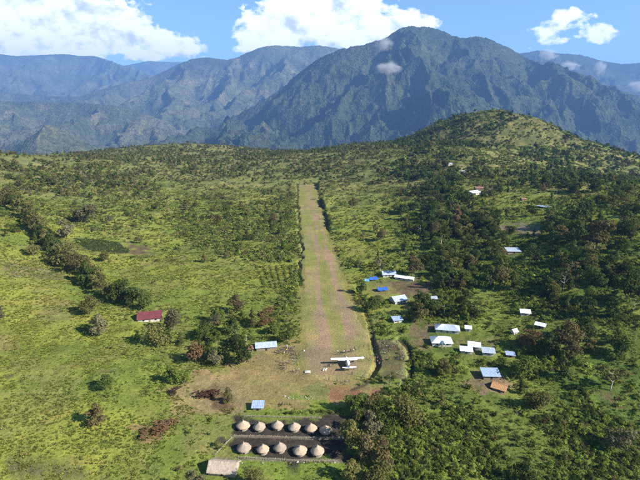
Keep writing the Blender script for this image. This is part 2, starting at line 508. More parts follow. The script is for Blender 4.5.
PATCH = [  # photo outline of ground patches, own colour, strength
    ([(500, 188), (545, 186), (560, 200), (548, 216), (515, 222), (492, 214)], (.15, .18, .04), .6),
    ([(520, 145), (560, 150), (610, 175), (640, 195), (640, 215), (590, 195), (540, 170)], (.16, .17, .05), .6),
    ([(500, 222), (525, 224), (545, 227), (541, 233), (515, 234), (500, 230)], (.17, .135, .11), .95),
    ([(470, 180), (498, 183), (500, 190), (480, 192)], (.13, .085, .065), .7),
    ([(160, 395), (190, 378), (238, 368), (252, 388), (250, 414), (198, 416), (170, 408)], (.20, .145, .09), .8),
    ([(200, 388), (225, 386), (228, 408), (205, 410)], (.085, .05, .035), .8),  # dark brown spot: dead brush with tree shade put into the colour
    ([(122, 428), (150, 418), (182, 416), (176, 432), (140, 446), (126, 442)], (.16, .10, .062), .75),
    ([(225, 372), (252, 352), (300, 343), (304, 372), (345, 388), (382, 384), (388, 402), (325, 404), (240, 402)], (.19, .145, .076), .9),
    ([(285, 385), (330, 386), (336, 398), (300, 402)], (.12, .15, .05), .6),
    ([(322, 390), (372, 388), (376, 400), (350, 407), (325, 402)], (.165, .085, .055), .9),
    ([(232, 417), (344, 416), (352, 440), (350, 462), (214, 458), (228, 436)], (.042, .035, .031), 1.0),
    ([(232, 455), (340, 462), (330, 480), (215, 480)], (.12, .17, .03), .6),
    ([(388, 281), (428, 283), (434, 296), (412, 301), (396, 296), (385, 290)], (.105, .066, .055), .9),
    ([(362, 283), (392, 284), (396, 300), (372, 300)], (.15, .13, .06), .8),
    ([(408, 328), (432, 326), (430, 346), (412, 346)], (.135, .10, .065), .85),
    ([(450, 338), (500, 340), (520, 356), (470, 355)], (.12, .11, .05), .6),
    ([(468, 368), (506, 370), (512, 388), (486, 394), (470, 384)], (.145, .10, .075), .85),
    ([(592, 392), (618, 394), (616, 404), (594, 402)], (.13, .075, .055), .8),
    ([(68, 238), (122, 243), (130, 254), (84, 252)], (.075, .085, .035), .75),
    ([(108, 244), (145, 246), (158, 254), (122, 256)], (.085, .062, .05), .9),
    ([(165, 257), (185, 256), (186, 262), (168, 263)], (.17, .12, .085), .7),
    ([(0, 262), (14, 262), (26, 266), (60, 274), (62, 279), (0, 277), (0, 273), (18, 272)], (.115, .09, .075), .75),
    ([(0, 468), (30, 472), (60, 466), (108, 474), (104, 480), (0, 480)], (.06, .05, .045), .7),
    ([(4, 376), (22, 374), (20, 380), (4, 380)], (.07, .06, .045), .8),
    ([(86, 372), (118, 368), (114, 376), (90, 378)], (.09, .07, .05), .6),
    ([(30, 308), (70, 300), (74, 318), (40, 322)], (.13, .125, .06), .5),
    ([(372, 342), (402, 340), (410, 356), (404, 382), (384, 384), (374, 366)], (.095, .075, .05), .85),
    ([(274, 266), (294, 272), (290, 286), (262, 284)], (.12, .10, .05), .5),
]
for poly, cc, st in PATCH:
    x0_, x1_ = min(p[0] for p in poly) - 16, max(p[0] for p in poly) + 16; y0_, y1_ = min(p[1] for p in poly) - 12, max(p[1] for p in poly) + 12
    nb = np.where((px > x0_) & (px < x1_) & (py > y0_) & (py < y1_) & (gy > 100))[0]
    mk = np.zeros(len(nb))
    for jx, jy in ((-3, -2), (3, -1), (-1, 2), (2, 2), (0, 0), (-4, 1), (4, -2)):
        mk += inpoly(wx[nb] + jx * 1.3, wy[nb] + jy * 1.2, poly) / 7.0
    brk = fbm(gx[nb], gy[nb], 5, 4, 83)
    mk = sstep(.12, .88, mk + (brk - .5) * 1.1 * (1 - np.abs(2 * mk - 1) * .6)) * (1.0 if st > .95 else .72 + .28 * sstep(.3, .55, brk))
    col[nb] = lerp(col[nb], np.array(cc) * (.7 + .6 * fbm(gx[nb], gy[nb], 2.4, 3, 81)[:, None]), (mk * st)[:, None])
PATHS = [  # trodden paths and dark lines along the ditches: photo polyline, half width in metres, colour
    ([(399, 341), (408, 350), (412, 362), (410, 374), (404, 386)], 1.1, (.035, .03, .025)),
    ([(395, 341), (404, 349), (407, 361), (404, 374)], 1.6, (.17, .17, .07)),
    ([(372, 372), (366, 384), (352, 390)], .9, (.06, .05, .04)),
    ([(360, 290), (363, 305), (372, 330), (374, 352)], .8, (.045, .045, .025)),
    ([(302, 348), (303, 362), (310, 374), (330, 384), (360, 382)], 1.0, (.23, .17, .10)),
    ([(232, 436), (290, 438), (342, 438)], .7, (.14, .12, .10)),
    ([(215, 458), (280, 460), (340, 461)], .6, (.15, .13, .11)),
    ([(470, 246), (510, 256), (560, 257)], 1.0, (.10, .12, .05)),
    ([(400, 300), (412, 312), (415, 330)], .8, (.11, .08, .06)),
    ([(380, 440), (420, 442), (470, 444)], .7, (.05, .045, .03)),
    ([(200, 252), (250, 262), (296, 258)], .9, (.14, .13, .06)),
]
for pts, hw, cc in PATHS:
    W3 = [ground_at(*p) for p in pts]
    dmin = np.full(len(gx), 1e9)
    for p, q in zip(W3[:-1], W3[1:]):
        ex, ey = q.x - p.x, q.y - p.y
        t = np.clip(((gx - p.x) * ex + (gy - p.y) * ey) / (ex * ex + ey * ey), 0, 1)
        dmin = np.minimum(dmin, np.hypot(gx - p.x - t * ex, gy - p.y - t * ey))
    k = sstep(hw * 1.5, hw * .6, dmin + (b[:, 0] - .5) * 1.5)[:, None]
    col = lerp(col, np.array(cc), k * .85)
# eroded earth along the strip; bank shade painted as a dark band on the right
sdv = strip_dist(gx, gy)
k = sstep(7, 1.0, sdv + (b[:, 0] - .5) * 6)[:, None]
col = lerp(col, np.array([.16, .135, .06]), k * .6)
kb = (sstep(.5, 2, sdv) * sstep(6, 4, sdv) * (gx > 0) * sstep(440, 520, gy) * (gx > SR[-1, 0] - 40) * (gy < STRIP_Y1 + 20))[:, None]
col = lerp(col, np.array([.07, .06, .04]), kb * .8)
color_attr(me, 'soil', np.clip(col, .01, .6))
ground = link('ground', me, None, M_GROUND)
tag(ground, kind='structure')

# ------------------------------------------------------------------ airstrip sheet
ys = np.concatenate([np.linspace(APY - APR * .8 + .1, STRIP_Y0, 20)[:-1], np.geomspace(STRIP_Y0, STRIP_Y1, 300)])
P = np.zeros((len(ys), 61, 3))
for i, y in enumerate(ys):
    l, r = strip_edges(max(y, STRIP_Y0))
    l, r = float(l), float(r)
    if y < APY + APR * .8:
        hw = APR * math.sqrt(max(0.0, 1 - ((y - APY) / (APR * .8)) ** 2))
        if y < STRIP_Y0: l, r = APX - hw, APX + hw
        else: l, r = min(l, APX - hw), max(r, APX + hw)
    P[i, :, 0] = np.linspace(l, r, 61); P[i, :, 1] = y
jit = (fbm(P[..., 0], P[..., 1], 8, 4, 91) - .5) * 6.0
edge = np.abs(np.linspace(-1, 1, 61))[None, :] ** 6
P[..., 0] += jit * edge
P[..., 2] = H(P[..., 0], P[..., 1]) + .05 - .11 * edge ** 4
sx, sy = P[..., 0].ravel(), P[..., 1].ravel()
spx, spy = project(sx, sy, P[..., 2].ravel())
axs = sx + sy * .085; n1 = fbm(axs * 2.2, sy * .22, 7, 5, 95)[:, None]; n2 = fbm(axs * 1.6, sy * .3, 16, 4, 97)[:, None]
sc_ = lerp(np.array([.165, .168, .055]), np.array([.21, .172, .090]), sstep(.30, .62, n2))
sc_ = lerp(sc_, np.array([.15, .17, .045]), sstep(.52, .68, n1) * .5)
def smear(pts, hw, cc, st, sc_):
    c_ = np.interp(spy, [p[1] for p in pts], [p[0] for p in pts])
    hwp = np.interp(spy, [p[1] for p in pts], hw)
    inside = sstep(pts[0][1] - 8, pts[0][1] + 6, spy) * sstep(pts[-1][1] + 6, pts[-1][1] - 4, spy)
    d = np.abs(spx - c_) / hwp + (n1[:, 0] - .5) * 2.6
    return lerp(sc_, np.array(cc), (sstep(1.25, .55, d) * inside * st)[:, None])
BARE = (.225, .155, .115)
sc_ = smear([(316, 215), (317, 240), (317.5, 264), (317, 294), (321, 320), (325, 345), (316, 362)], [1.4, 2, 2.6, 3.4, 5, 7, 10], BARE, .85, sc_)
sc_ = smear([(322, 225), (327, 250), (335, 282), (345, 310), (353, 338)], [1.5, 2.2, 3.2, 5, 7], BARE, .85, sc_)
sc_ = smear([(309, 200), (318, 240), (326, 280), (335, 320), (340, 350)], [.6, .8, 1.1, 1.6, 2], (.19, .15, .09), .55, sc_)
sc_ = smear([(310, 186), (312, 196), (312, 206)], [5, 4, 2], BARE, .5, sc_)
sc_ = smear([(331, 352), (338, 362), (340, 374)], [18, 25, 14], (.195, .145, .095), .85, sc_)
me = grid_mesh('airstrip', P)
color_attr(me, 'soil', sc_)
tag(link('airstrip', me, None, M_GROUND), kind='structure')

# ------------------------------------------------------------------ mountain ranges
def mountain(name, crest, depth, foot, mat, amp, spur, seed, ncol=420, nrow=230, back=900, foot_z=-420, slope=.88):
    """a crest seen on the skyline with spurs branching down from it, each spur with side spurs; land falls away from every ridge line"""
    rg = np.random.default_rng(seed)
    depth = depth * MSCALE; foot = foot * MSCALE; spur = spur * MSCALE
    cx = np.array([p[0] for p in crest], float); cy = np.array([p[1] for p in crest], float)
    pxs = np.linspace(cx[0], cx[-1], ncol)
    dl = depth * (1 + .06 * (fbm(pxs, pxs * 0, 90, 2, seed + 5) - .5))
    X0, Y0, Z0 = at_y(pxs, np.interp(pxs, cx, cy), dl)
    segs = []                                                  # (x0, y0, z0, x1, y1, z1)
    st = max(1, ncol // 90)
    ii = list(range(0, ncol, st)) + [ncol - 1]
    for a_, b_ in zip(ii[:-1], ii[1:]):
        segs.append((X0[a_], Y0[a_], Z0[a_], X0[b_], Y0[b_], Z0[b_]))
    arc = np.concatenate([[0], np.cumsum(np.hypot(np.diff(X0), np.diff(Y0)))])
    def walk(x, y, z, ang, length, fl, level):
        """ang: heading measured from straight towards the viewer"""
        step = length / 5.0
        for k in range(5):
            ang += rg.normal() * .22
            f_ = fl * (.55 + .9 * rg.random())
            x1, y1, z1 = x + math.sin(ang) * step, y - math.cos(ang) * step, z - f_ * step
            if z1 < foot_z: z1 = foot_z
            segs.append((x, y, z, x1, y1, z1))
            if level < 2 and z > foot_z + 120:
                for sg in ((-1, 1) if (level == 0 and k % 2 == 0) else (rg.choice([-1, 1]),)):
                    walk(x1, y1, z1 - 12, ang + sg * (.65 + .45 * rg.random()), length * (.36 + .18 * rg.random()), fl * 1.35, level + 1)
            x, y, z = x1, y1, z1
    a_ = spur * .4
    while a_ < arc[-1]:
        i = int(np.searchsorted(arc, a_)); i = min(i, ncol - 1)
        walk(X0[i], Y0[i], Z0[i] - 10, rg.normal() * .38, (Y0[i] - foot) * (.75 + .35 * rg.random()), (Z0[i] - foot_z) / max(400.0, (Y0[i] - foot)) * 1.0, 0)
        a_ += spur * (.75 + .5 * rg.random())
    t = np.concatenate([np.linspace(0, 1, nrow), 1 + np.linspace(0, 1, 16)[1:]])
    T = t[:, None]; tan = (X0 / Y0)[None, :]
    Yd = np.where(T <= 1, foot + (Y0[None, :] - foot) * T, Y0[None, :] + back * MSCALE * (T - 1))
    Xd = tan * Yd
    wamp = spur * .30 * sstep(1.0, .82, np.clip(T, 0, 1))
    Xw = Xd + (fbm(Xd, Yd, spur * .55, 4, seed + 70) - .5) * wamp * 1.6; Yw = Yd + (fbm(Xd, Yd, spur * .55, 4, seed + 77) - .5) * wamp * 1.6
    Zd = np.full(Xd.shape, foot_z - 60.0, np.float32)
    Xw = Xw.astype(np.float32); Yw = Yw.astype(np.float32)
    for (x0, y0, z0, x1, y1, z1) in segs:
        # only the part of the grid this ridge can reach
        reach = (max(z0, z1) - foot_z + 60) / slope
        cm = np.where((tan[0] * max(y0, y1) > min(x0, x1) - reach) & (tan[0] * min(y0, y1) < max(x0, x1) + reach))[0]
        if not len(cm): continue
        c0, c1 = cm[0], cm[-1] + 1
        xs, ys_ = Xw[:, c0:c1], Yw[:, c0:c1]
        ex, ey = x1 - x0, y1 - y0
        tt_ = np.clip(((xs - x0) * ex + (ys_ - y0) * ey) / (ex * ex + ey * ey + 1e-6), 0, 1)
        d_ = np.hypot(xs - x0 - tt_ * ex, ys_ - y0 - tt_ * ey)
        zz = z0 + (z1 - z0) * tt_ - slope * d_ * (1 + .25 * np.exp(-d_ / (spur * .25)))
        np.maximum(Zd[:, c0:c1], zz, out=Zd[:, c0:c1])
    Zd = Zd + (ridged(Xd / (spur * .22), Yd / (spur * .22), 3, seed + 33, .5) - .45) * amp * .26 * sstep(1.0, .9, T) * sstep(0, .1, T)
    Zd = Zd + (fbm(Xd, Yd, 34 * MSCALE, 3, seed + 9, .7) - .5) * 24 * MSCALE
    Zd = foot_z - 60 + (Zd - foot_z + 60) * sstep(-.02, .34, T) ** .8
    me = grid_mesh(name, np.stack([Xd, Yd, Zd], -1))
    return tag(link(name, me, None, mat), kind='structure')
MSCALE = 1.6

M_FOR1 = forest_mat('rain_forest_near', (.026, .038, .020), (.052, .058, .030), .034)
M_FOR2 = forest_mat('rain_forest_mid', (.045, .058, .026), (.105, .098, .052), .028)
M_FOR3 = forest_mat('rain_forest_far', (.045, .06, .03), (.10, .10, .055), .022)
mountain('mountain', [(150, 166), (185, 143), (215, 128), (240, 113), (262, 101), (282, 88), (302, 70), (322, 56), (335, 52), (345, 48), (366, 44), (384, 39), (392, 33), (400, 28), (412, 26),
                      (428, 27), (442, 30), (452, 36), (466, 38), (478, 36), (488, 38), (500, 44), (514, 50), (528, 60), (546, 69), (570, 76), (590, 81), (615, 89), (650, 100), (720, 116), (800, 126)],
         5200, 2900, M_FOR1, 520, 760, 201, ncol=680, nrow=330)
mountain('hills', [(-160, 94), (-60, 97), (0, 101), (40, 102), (80, 103), (110, 105), (140, 112), (165, 121), (188, 136), (205, 148), (240, 162), (280, 172)],
         6200, 3300, M_FOR2, 260, 800, 301, ncol=360, nrow=190)
mountain('mountain', [(-160, 90), (-40, 88), (0, 92), (40, 96), (78, 97), (100, 90), (130, 82), (150, 78), (170, 68), (188, 60), (205, 57), (214, 58), (226, 60), (236, 58), (248, 52),
                      (262, 47), (275, 45), (300, 47), (318, 45), (330, 47), (350, 50), (400, 60), (460, 90)], 9200, 5200, M_FOR2, 620, 1000, 401, ncol=480, nrow=240)
mountain('mountain', [(-200, 50), (-40, 53), (0, 54), (14, 56), (40, 55), (66, 54), (80, 56), (96, 56), (110, 61), (124, 66), (150, 74), (190, 90), (240, 110)],
         13000, 8000, M_FOR3, 700, 1200, 501, ncol=360, nrow=190)
mountain('mountain', [(60, 76), (110, 68), (128, 65), (148, 61), (170, 62), (196, 62), (230, 66), (300, 76)], 17000, 12500, M_FOR3, 500, 1100, 601, ncol=200, nrow=110)
mountain('mountain', [(440, 80), (480, 66), (505, 58), (522, 53), (540, 50), (556, 53), (582, 55), (602, 61), (622, 64), (640, 63), (700, 72), (820, 80)],
         9000, 5800, M_FOR1, 560, 800, 701, ncol=360, nrow=190)

# HAZE
TOPZ = max((o.matrix_world @ Vector(c)).z for o in COL.objects if o.type == 'MESH' for c in o.bound_box) + 20
hb = MB().box(-40000, 40000, -400, 36000, -520, TOPZ)
hm = bpy.data.materials.new('haze'); hm.use_nodes = True
node, put, math_, mix, ramp, noise, L = setup_nodes(hm.node_tree)
pv = node('ShaderNodeVolumePrincipled')
pv.inputs['Color'].default_value = (.23, .46, 1.0, 1); pv.inputs['Density'].default_value = 4.8e-5; pv.inputs['Anisotropy'].default_value = .1
o = node('ShaderNodeOutputMaterial'); L.new(pv.outputs[0], o.inputs['Volume'])
tag(hb.build('haze', hm), kind='stuff')

# thin mist wisps clinging to the slopes
wm_ = bpy.data.materials.new('cloud'); wm_.use_nodes = True
node, put, math_, mix, ramp, noise, L = setup_nodes(wm_.node_tree)
tc = node('ShaderNodeTexCoord'); vm = node('ShaderNodeVectorMath', operation='LENGTH'); L.new(tc.outputs['Object'], vm.inputs[0])
fall = ramp(vm.outputs['Value'], [(.15, 1.0), (.95, 0.0)])
oi = node('ShaderNodeObjectInfo'); va = node('ShaderNodeVectorMath', operation='ADD'); L.new(tc.outputs['Object'], va.inputs[0]); L.new(oi.outputs['Location'], va.inputs[1])
nzv = noise(va.outputs[0], 2.4, 4, .6)
dn = math_('MULTIPLY', math_('SUBTRACT', math_('ADD', math_('MULTIPLY', fall, .55), nzv), .66, clamp=True), .030)
pv = node('ShaderNodeVolumePrincipled'); pv.inputs['Color'].default_value = (1, 1, 1, 1); put(pv.inputs['Density'], dn)
o = node('ShaderNodeOutputMaterial'); L.new(pv.outputs[0], o.inputs['Volume'])
WISPS = [(388, 68, 6300, 30, 13, 'pale mist wisp lying across the shoulder of the highest mountain'), (384, 44, 7500, 20, 15, 'pale mist wisp just under the summit skyline of the highest mountain'),
         (548, 55, 12500, 20, 12, 'mist wisp on the crest of the right background mountain'), (600, 68, 11800, 14, 15, 'upright mist wisp on the right background mountain'),
         (570, 66, 11800, 20, 10, 'thin mist wisp low between the two right-hand mountains'), (636, 86, 10800, 22, 12, 'mist wisp at the right edge of the picture')]
for (a_, b2, dd_, w_, h_, lab) in WISPS:  # small volume clouds hanging before the mountain slopes
    bmw = bmesh.new(); bmesh.ops.create_icosphere(bmw, subdivisions=2, radius=1.0); mw = bpy.data.meshes.new('cloud_wisp'); bmw.to_mesh(mw); bmw.free()
    o = link('cloud_wisp', mw, None, wm_); o.location = at_y(a_, b2, dd_); o.scale = (w_ * dd_ / F * .62, w_ * dd_ / F * .35, h_ * dd_ / F * .62)
    tag(o, lab, 'cloud', 'mist wisps on the mountains')
# ------------------------------------------------------------------ plant meshes
def leaf_cloud(name, lobes, nleaf, size, r, flatten=.55, mats=None):
    """lobes: (centre, radii). Many small folded leaf clumps through the outer volume of every lobe, uneven and gappy"""
    vol = np.array([l[1][0] * l[1][1] * l[1][2] for l in lobes]) ** .67
    pick = r.choice(len(lobes), nleaf, p=vol / vol.sum())
    V = np.zeros((nleaf, 4, 3))
    d = r.normal(size=(nleaf, 3)); d /= np.linalg.norm(d, axis=1)[:, None]
    d[:, 2] = np.where((d[:, 2] < -.35) & (r.random(nleaf) < .7), -d[:, 2], d[:, 2])
    rad = .55 + .5 * r.random(nleaf) ** .6
    cen = np.array([l[0] for l in lobes])[pick] + d * rad[:, None] * np.array([l[1] for l in lobes])[pick]
    nn = d * .9 + r.normal(size=(nleaf, 3)) * .55 + np.array([0, 0, .35]); nn /= np.linalg.norm(nn, axis=1)[:, None]
    t = np.cross(nn, r.normal(size=(nleaf, 3))); t /= np.linalg.norm(t, axis=1)[:, None]
    b_ = np.cross(nn, t)
    s = size * (.55 + .9 * r.random(nleaf))[:, None]
    V[:, 0] = cen - t * s; V[:, 1] = cen + b_ * s * flatten - nn * s * .12; V[:, 2] = cen + t * s * (.7 + .5 * r.random((nleaf, 1))); V[:, 3] = cen - b_ * s * flatten - nn * s * .12
    me = bpy.data.meshes.new(name)
    me.from_pydata(V.reshape(-1, 3).tolist(), [], [(4 * i, 4 * i + 1, 4 * i + 2, 4 * i + 3) for i in range(nleaf)])
    me.materials.append(M_LEAF)
    return me

def lobes_round(r, h, w, nl=9, low=.06):
    """an uneven rounded crown between low*h and h, width w"""
    out = []
    for i in range(nl):
        a = r.random() * 6.283; q = math.sqrt(r.random()) * w * .36
        zz = h * (low + .16 + (.86 - low - .16) * r.random())
        k = 1 - .45 * abs((zz / h - low) / (1 - low) - .45)
        s = w * (.17 + .13 * r.random()) * k
        out.append(((math.cos(a) * q * k, math.sin(a) * q * k, zz), (s, s, s * .75)))
    out.append(((0, 0, h * .90), (w * .17, w * .17, h * .10)))
    return out
def lobes_tall(r, h, w, nl=9, low=.10):
    out = []
    for i in range(nl):
        f = (i + .5) / nl; zz = h * (low + (.95 - low) * f)
        s = w * .5 * (1 - .65 * f) * (.55 + .4 * r.random()); a = r.random() * 6.283
        q = w * .22 * (1 - .6 * f)
        out.append(((math.cos(a) * q, math.sin(a) * q, zz), (s, s, h * .08)))
    return out
def lobes_sparse(r, h, w, nl=7, low=.35):
    out = []
    for i in range(nl):
        a = i * 2.4 + r.random(); q = w * (.15 + .33 * r.random()); zz = h * (low + (.92 - low) * r.random())
        s = w * (.10 + .08 * r.random())
        out.append(((math.cos(a) * q, math.sin(a) * q, zz), (s * 1.2, s * 1.2, s * .6)))
    return out
def trunk_mesh(name, r, h, lobes, mat, rad=.16):
    m = MB()
    top = h * .8
    pts = [(0, 0, -.6)]
    x = y = 0
    for i in range(1, 6):
        x += r.normal() * .12; y += r.normal() * .12
        pts.append((x, y, top * i / 5))
    m.tube(pts, [rad * h / 8 * (1.25 - .2 * i) for i in range(6)], 6)
    for (c, s) in lobes[:7]:
        k = max(1, min(4, int(c[2] / top * 5) - 1))
        p0 = Vector(pts[k]); p1 = Vector(c)
        mid = p0.lerp(p1, .5) + Vector((0, 0, -.25))
        m.tube([p0, mid, p1], [rad * h / 8 * .5, rad * h / 8 * .33, rad * h / 8 * .12], 5)
    me = m.mesh(name, True); me.materials.append(mat)
    return me
TREES = {}      # kind -> list of (crown, trunk), built 8 m tall
rr = np.random.default_rng(3)
for kind, fn, w, n_, leaf, nv, bark in [('round', lobes_round, 7.8, 1250, .34, 4, M_BARK), ('tall', lobes_tall, 4.2, 620, .34, 3, M_BARK),
                                        ('sparse', lobes_sparse, 6.4, 560, .36, 3, M_PALEBARK), ('broad', lobes_round, 10.5, 1600, .40, 3, M_BARK)]:
    TREES[kind] = []
    for i in range(nv):
        lb = fn(rr, 8.0, w * (.9 + .25 * rr.random()), 11 if kind == 'broad' else 9)
        TREES[kind].append((leaf_cloud('crown', lb, n_, leaf, rr), trunk_mesh('trunk', rr, 8.0, lb, bark)))
def stub_tree(name, r):
    lb = lobes_round(r, 8, 7.5, 6, .15)
    return leaf_cloud(name, lb, 190, .75, r)
FARTREE = [stub_tree('far_crown', rr) for _ in range(5)]
def shrub_mesh(name, r, n_, h=1.6, w=2.4, leaf=.22):
    lb = [((r.normal() * w * .2, r.normal() * w * .2, h * (.25 + .4 * r.random())), (w * (.2 + .14 * r.random()),) * 2 + (h * .32,)) for _ in range(5)]
    return leaf_cloud(name, lb, n_, leaf, r)
SHRUB = [shrub_mesh('shrub', rr, 190, 1.6 + .5 * rr.random(), 2.4, .20) for _ in range(5)]
LOWSHRUB = [shrub_mesh('low_shrub', rr, 44, 1.6, 2.6, .42) for _ in range(5)]
def big_leaf_mesh(name, r):
    """rosette of long arching leaves (ferns, banana, garden plants)"""
    m = MB()
    for i in range(9):
        a = i * 2.399 + r.random() * .5; ln = 1.1 + .9 * r.random(); rise = .5 + 1.0 * r.random(); w = .16 + .1 * r.random()
        c, s = math.cos(a), math.sin(a)
        prev = None; vs = []; fs = []
        for k in range(4):
            t = k / 3; d = ln * t; z = .15 + rise * (t * 1.7 - t * t * 1.25); ww = w * math.sin(.35 + t * 2.6)
            vs += [(c * d - s * ww, s * d + c * ww, z), (c * d + s * ww, s * d - c * ww, z)]
            if k: fs.append((2 * k - 2, 2 * k - 1, 2 * k + 1, 2 * k))
        m.add(vs, fs)
    me = m.mesh(name); me.materials.append(M_LEAF)
    return me
ROSETTE = [big_leaf_mesh('rosette', rr) for _ in range(3)]
def tuft_mesh(name, r, nb=16, h=.8, spread=.55):
    m = MB()
    for i in range(nb):
        a = r.random() * 6.283; q = r.random() * spread * .6; bx, by = math.cos(a) * q, math.sin(a) * q
        a2 = a + r.normal() * .6; lean = spread * (.3 + .8 * r.random()); hh = h * (.5 + .6 * r.random()); w = .05 + .05 * r.random()
        px_, py_ = -math.sin(a2) * w, math.cos(a2) * w
        tx, ty = bx + math.cos(a2) * lean, by + math.sin(a2) * lean
        m.add([(bx - px_, by - py_, -.05), (bx + px_, by + py_, -.05), ((bx + tx) / 2 + px_ * 1.3, (by + ty) / 2 + py_ * 1.3, hh * .75),
               ((bx + tx) / 2 - px_ * 1.3, (by + ty) / 2 - py_ * 1.3, hh * .75), (tx, ty, hh)], [(0, 1, 2, 3), (3, 2, 4)])
    me = m.mesh(name); me.materials.append(M_GRASS)
    return me
TUFT = [tuft_mesh('tuft', rr) for _ in range(5)]

def scatter_stuff(name, protos, pts, rotz, scl, idx, tint, label, cat):
    """one object: points carrying instances of the given meshes"""
    col_ = bpy.data.collections.new(name + '_sources')
    for i, pm in enumerate(protos):
        po = bpy.data.objects.new('%s_source_%d' % (name, i), pm); col_.objects.link(po)
    me = bpy.data.meshes.new(name)
    me.vertices.add(len(pts)); me.vertices.foreach_set('co', np.asarray(pts, np.float32).reshape(-1))
    rot = np.zeros((len(pts), 3), np.float32); rot[:, 2] = rotz
    rot[:, 0] = rng.normal(size=len(pts)) * .08; rot[:, 1] = rng.normal(size=len(pts)) * .08
    a = me.attributes.new('rot', 'FLOAT_VECTOR', 'POINT'); a.data.foreach_set('vector', rot.reshape(-1))
    a = me.attributes.new('scl', 'FLOAT_VECTOR', 'POINT'); a.data.foreach_set('vector', np.asarray(scl, np.float32).reshape(-1))
    a = me.attributes.new('pick', 'INT', 'POINT'); a.data.foreach_set('value', np.asarray(idx, np.int32))
    c4 = np.ones((len(pts), 4), np.float32); c4[:, :3] = tint
    a = me.attributes.new('tint', 'FLOAT_COLOR', 'POINT'); a.data.foreach_set('color', c4.reshape(-1))
    o = link(name, me)
    ng = bpy.data.node_groups.new(name, 'GeometryNodeTree')
    ng.interface.new_socket('Geometry', in_out='INPUT', socket_type='NodeSocketGeometry')
    ng.interface.new_socket('Geometry', in_out='OUTPUT', socket_type='NodeSocketGeometry')
    N, L = ng.nodes, ng.links
    gi = N.new('NodeGroupInput'); go = N.new('NodeGroupOutput')
    ip = N.new('GeometryNodeInstanceOnPoints'); ci = N.new('GeometryNodeCollectionInfo')
    ci.inputs['Collection'].default_value = col_; ci.inputs['Separate Children'].default_value = True; ci.inputs['Reset Children'].default_value = True
    def na(nm, ty):
        q = N.new('GeometryNodeInputNamedAttribute'); q.data_type = ty; q.inputs[0].default_value = nm
        return q.outputs[0]
    L.new(gi.outputs[0], ip.inputs['Points']); L.new(ci.outputs[0], ip.inputs['Instance'])
    ip.inputs['Pick Instance'].default_value = True
    L.new(na('pick', 'INT'), ip.inputs['Instance Index'])
    e2r = N.new('FunctionNodeEulerToRotation'); L.new(na('rot', 'FLOAT_VECTOR'), e2r.inputs[0])
    L.new(e2r.outputs[0], ip.inputs['Rotation']); L.new(na('scl', 'FLOAT_VECTOR'), ip.inputs['Scale'])
    L.new(ip.outputs[0], go.inputs[0])
    md = o.modifiers.new('scatter', 'NODES'); md.node_group = ng
    return tag(o, label, cat, kind='stuff')

# ------------------------------------------------------------------ where things stand (photo pixel -> place), used to keep plants off them
CLEAR = []          # (x, y, radius)
def stand(px, py, rad=None):
    p = ground_at(px, py)
    if rad: CLEAR.append((p.x, p.y, rad))
    return p

TINT = {'dark': (.060, .082, .024), 'deep': (.044, .062, .020), 'mid': (.078, .105, .026), 'olive': (.115, .110, .040), 'brown': (.110, .090, .046),
        'red': (.125, .080, .045), 'grey': (.125, .115, .070), 'bright': (.155, .19, .045), 'fresh': (.17, .215, .046)}
# ------------------------------------------------------------------ materials of the built things
def metal_mat(name, col, rough=.45, metal=.25):
    m = bpy.data.materials.new(name); m.use_nodes = True
    node, put, math_, mix, ramp, noise, L = setup_nodes(m.node_tree)
    tc = node('ShaderNodeTexCoord')
    wv = node('ShaderNodeTexWave', wave_type='BANDS', bands_direction='X'); wv.inputs['Scale'].default_value = .42; wv.inputs['Distortion'].default_value = .3
    L.new(tc.outputs['Object'], wv.inputs['Vector'])
    n1 = noise(tc.outputs['Object'], .7, 5, .7); n2 = noise(tc.outputs['Object'], 4, 3, .6)
    c = mix(1.0, (*col,), ramp(n1, [(.3, .72), (.7, 1.18)]), 'MULTIPLY')
    c = mix(ramp(math_('MULTIPLY', n1, n2), [(.32, 0.0), (.45, .55)]), c, (.20, .13, .09))
    c = mix(.18, c, ramp(wv.outputs[0], [(.45, .6), (.55, 1.0)]), 'MULTIPLY')
    b = node('ShaderNodeBsdfPrincipled'); put(b.inputs['Base Color'], c)
    b.inputs['Roughness'].default_value = rough; b.inputs['Metallic'].default_value = metal
    o = node('ShaderNodeOutputMaterial'); L.new(b.outputs[0], o.inputs[0])
    return m
def thatch_mat(name, col):
    m = bpy.data.materials.new(name); m.use_nodes = True
    node, put, math_, mix, ramp, noise, L = setup_nodes(m.node_tree)
    tc = node('ShaderNodeTexCoord'); oi = node('ShaderNodeObjectInfo')
    mp = node('ShaderNodeMapping'); mp.inputs['Scale'].default_value = (6, 6, 1.2); L.new(tc.outputs['Object'], mp.inputs[0])
    n1 = noise(mp.outputs[0], 1.6, 5, .7); n2 = noise(tc.outputs['Object'], .9, 4, .6)
    c = mix(1.0, (*col,), ramp(n1, [(.28, .45), (.7, 1.35)]), 'MULTIPLY')
    c = mix(ramp(n2, [(.4, 0.0), (.7, .5)]), c, (.17, .15, .14))
    c = mix(1.0, c, ramp(oi.outputs['Random'], [(0, (.68, .68, .72)), (.5, (1, .97, .93)), (1, (1.12, 1.02, .92))]), 'MULTIPLY')
    b = node('ShaderNodeBsdfDiffuse'); put(b.inputs[0], c)
    bn = node('ShaderNodeBump'); bn.inputs['Strength'].default_value = .9; bn.inputs['Distance'].default_value = .12
    put(bn.inputs['Height'], n1); L.new(bn.outputs[0], b.inputs['Normal'])
    o = node('ShaderNodeOutputMaterial'); L.new(b.outputs[0], o.inputs[0])
    return m
M_ZINC = metal_mat('zinc_roofing', (.42, .48, .56)); M_ZINCB = metal_mat('blue_grey_roofing', (.34, .43, .58)); M_WHITE_R = metal_mat("white_roofing", (.60, .64, .70), .5, .05)
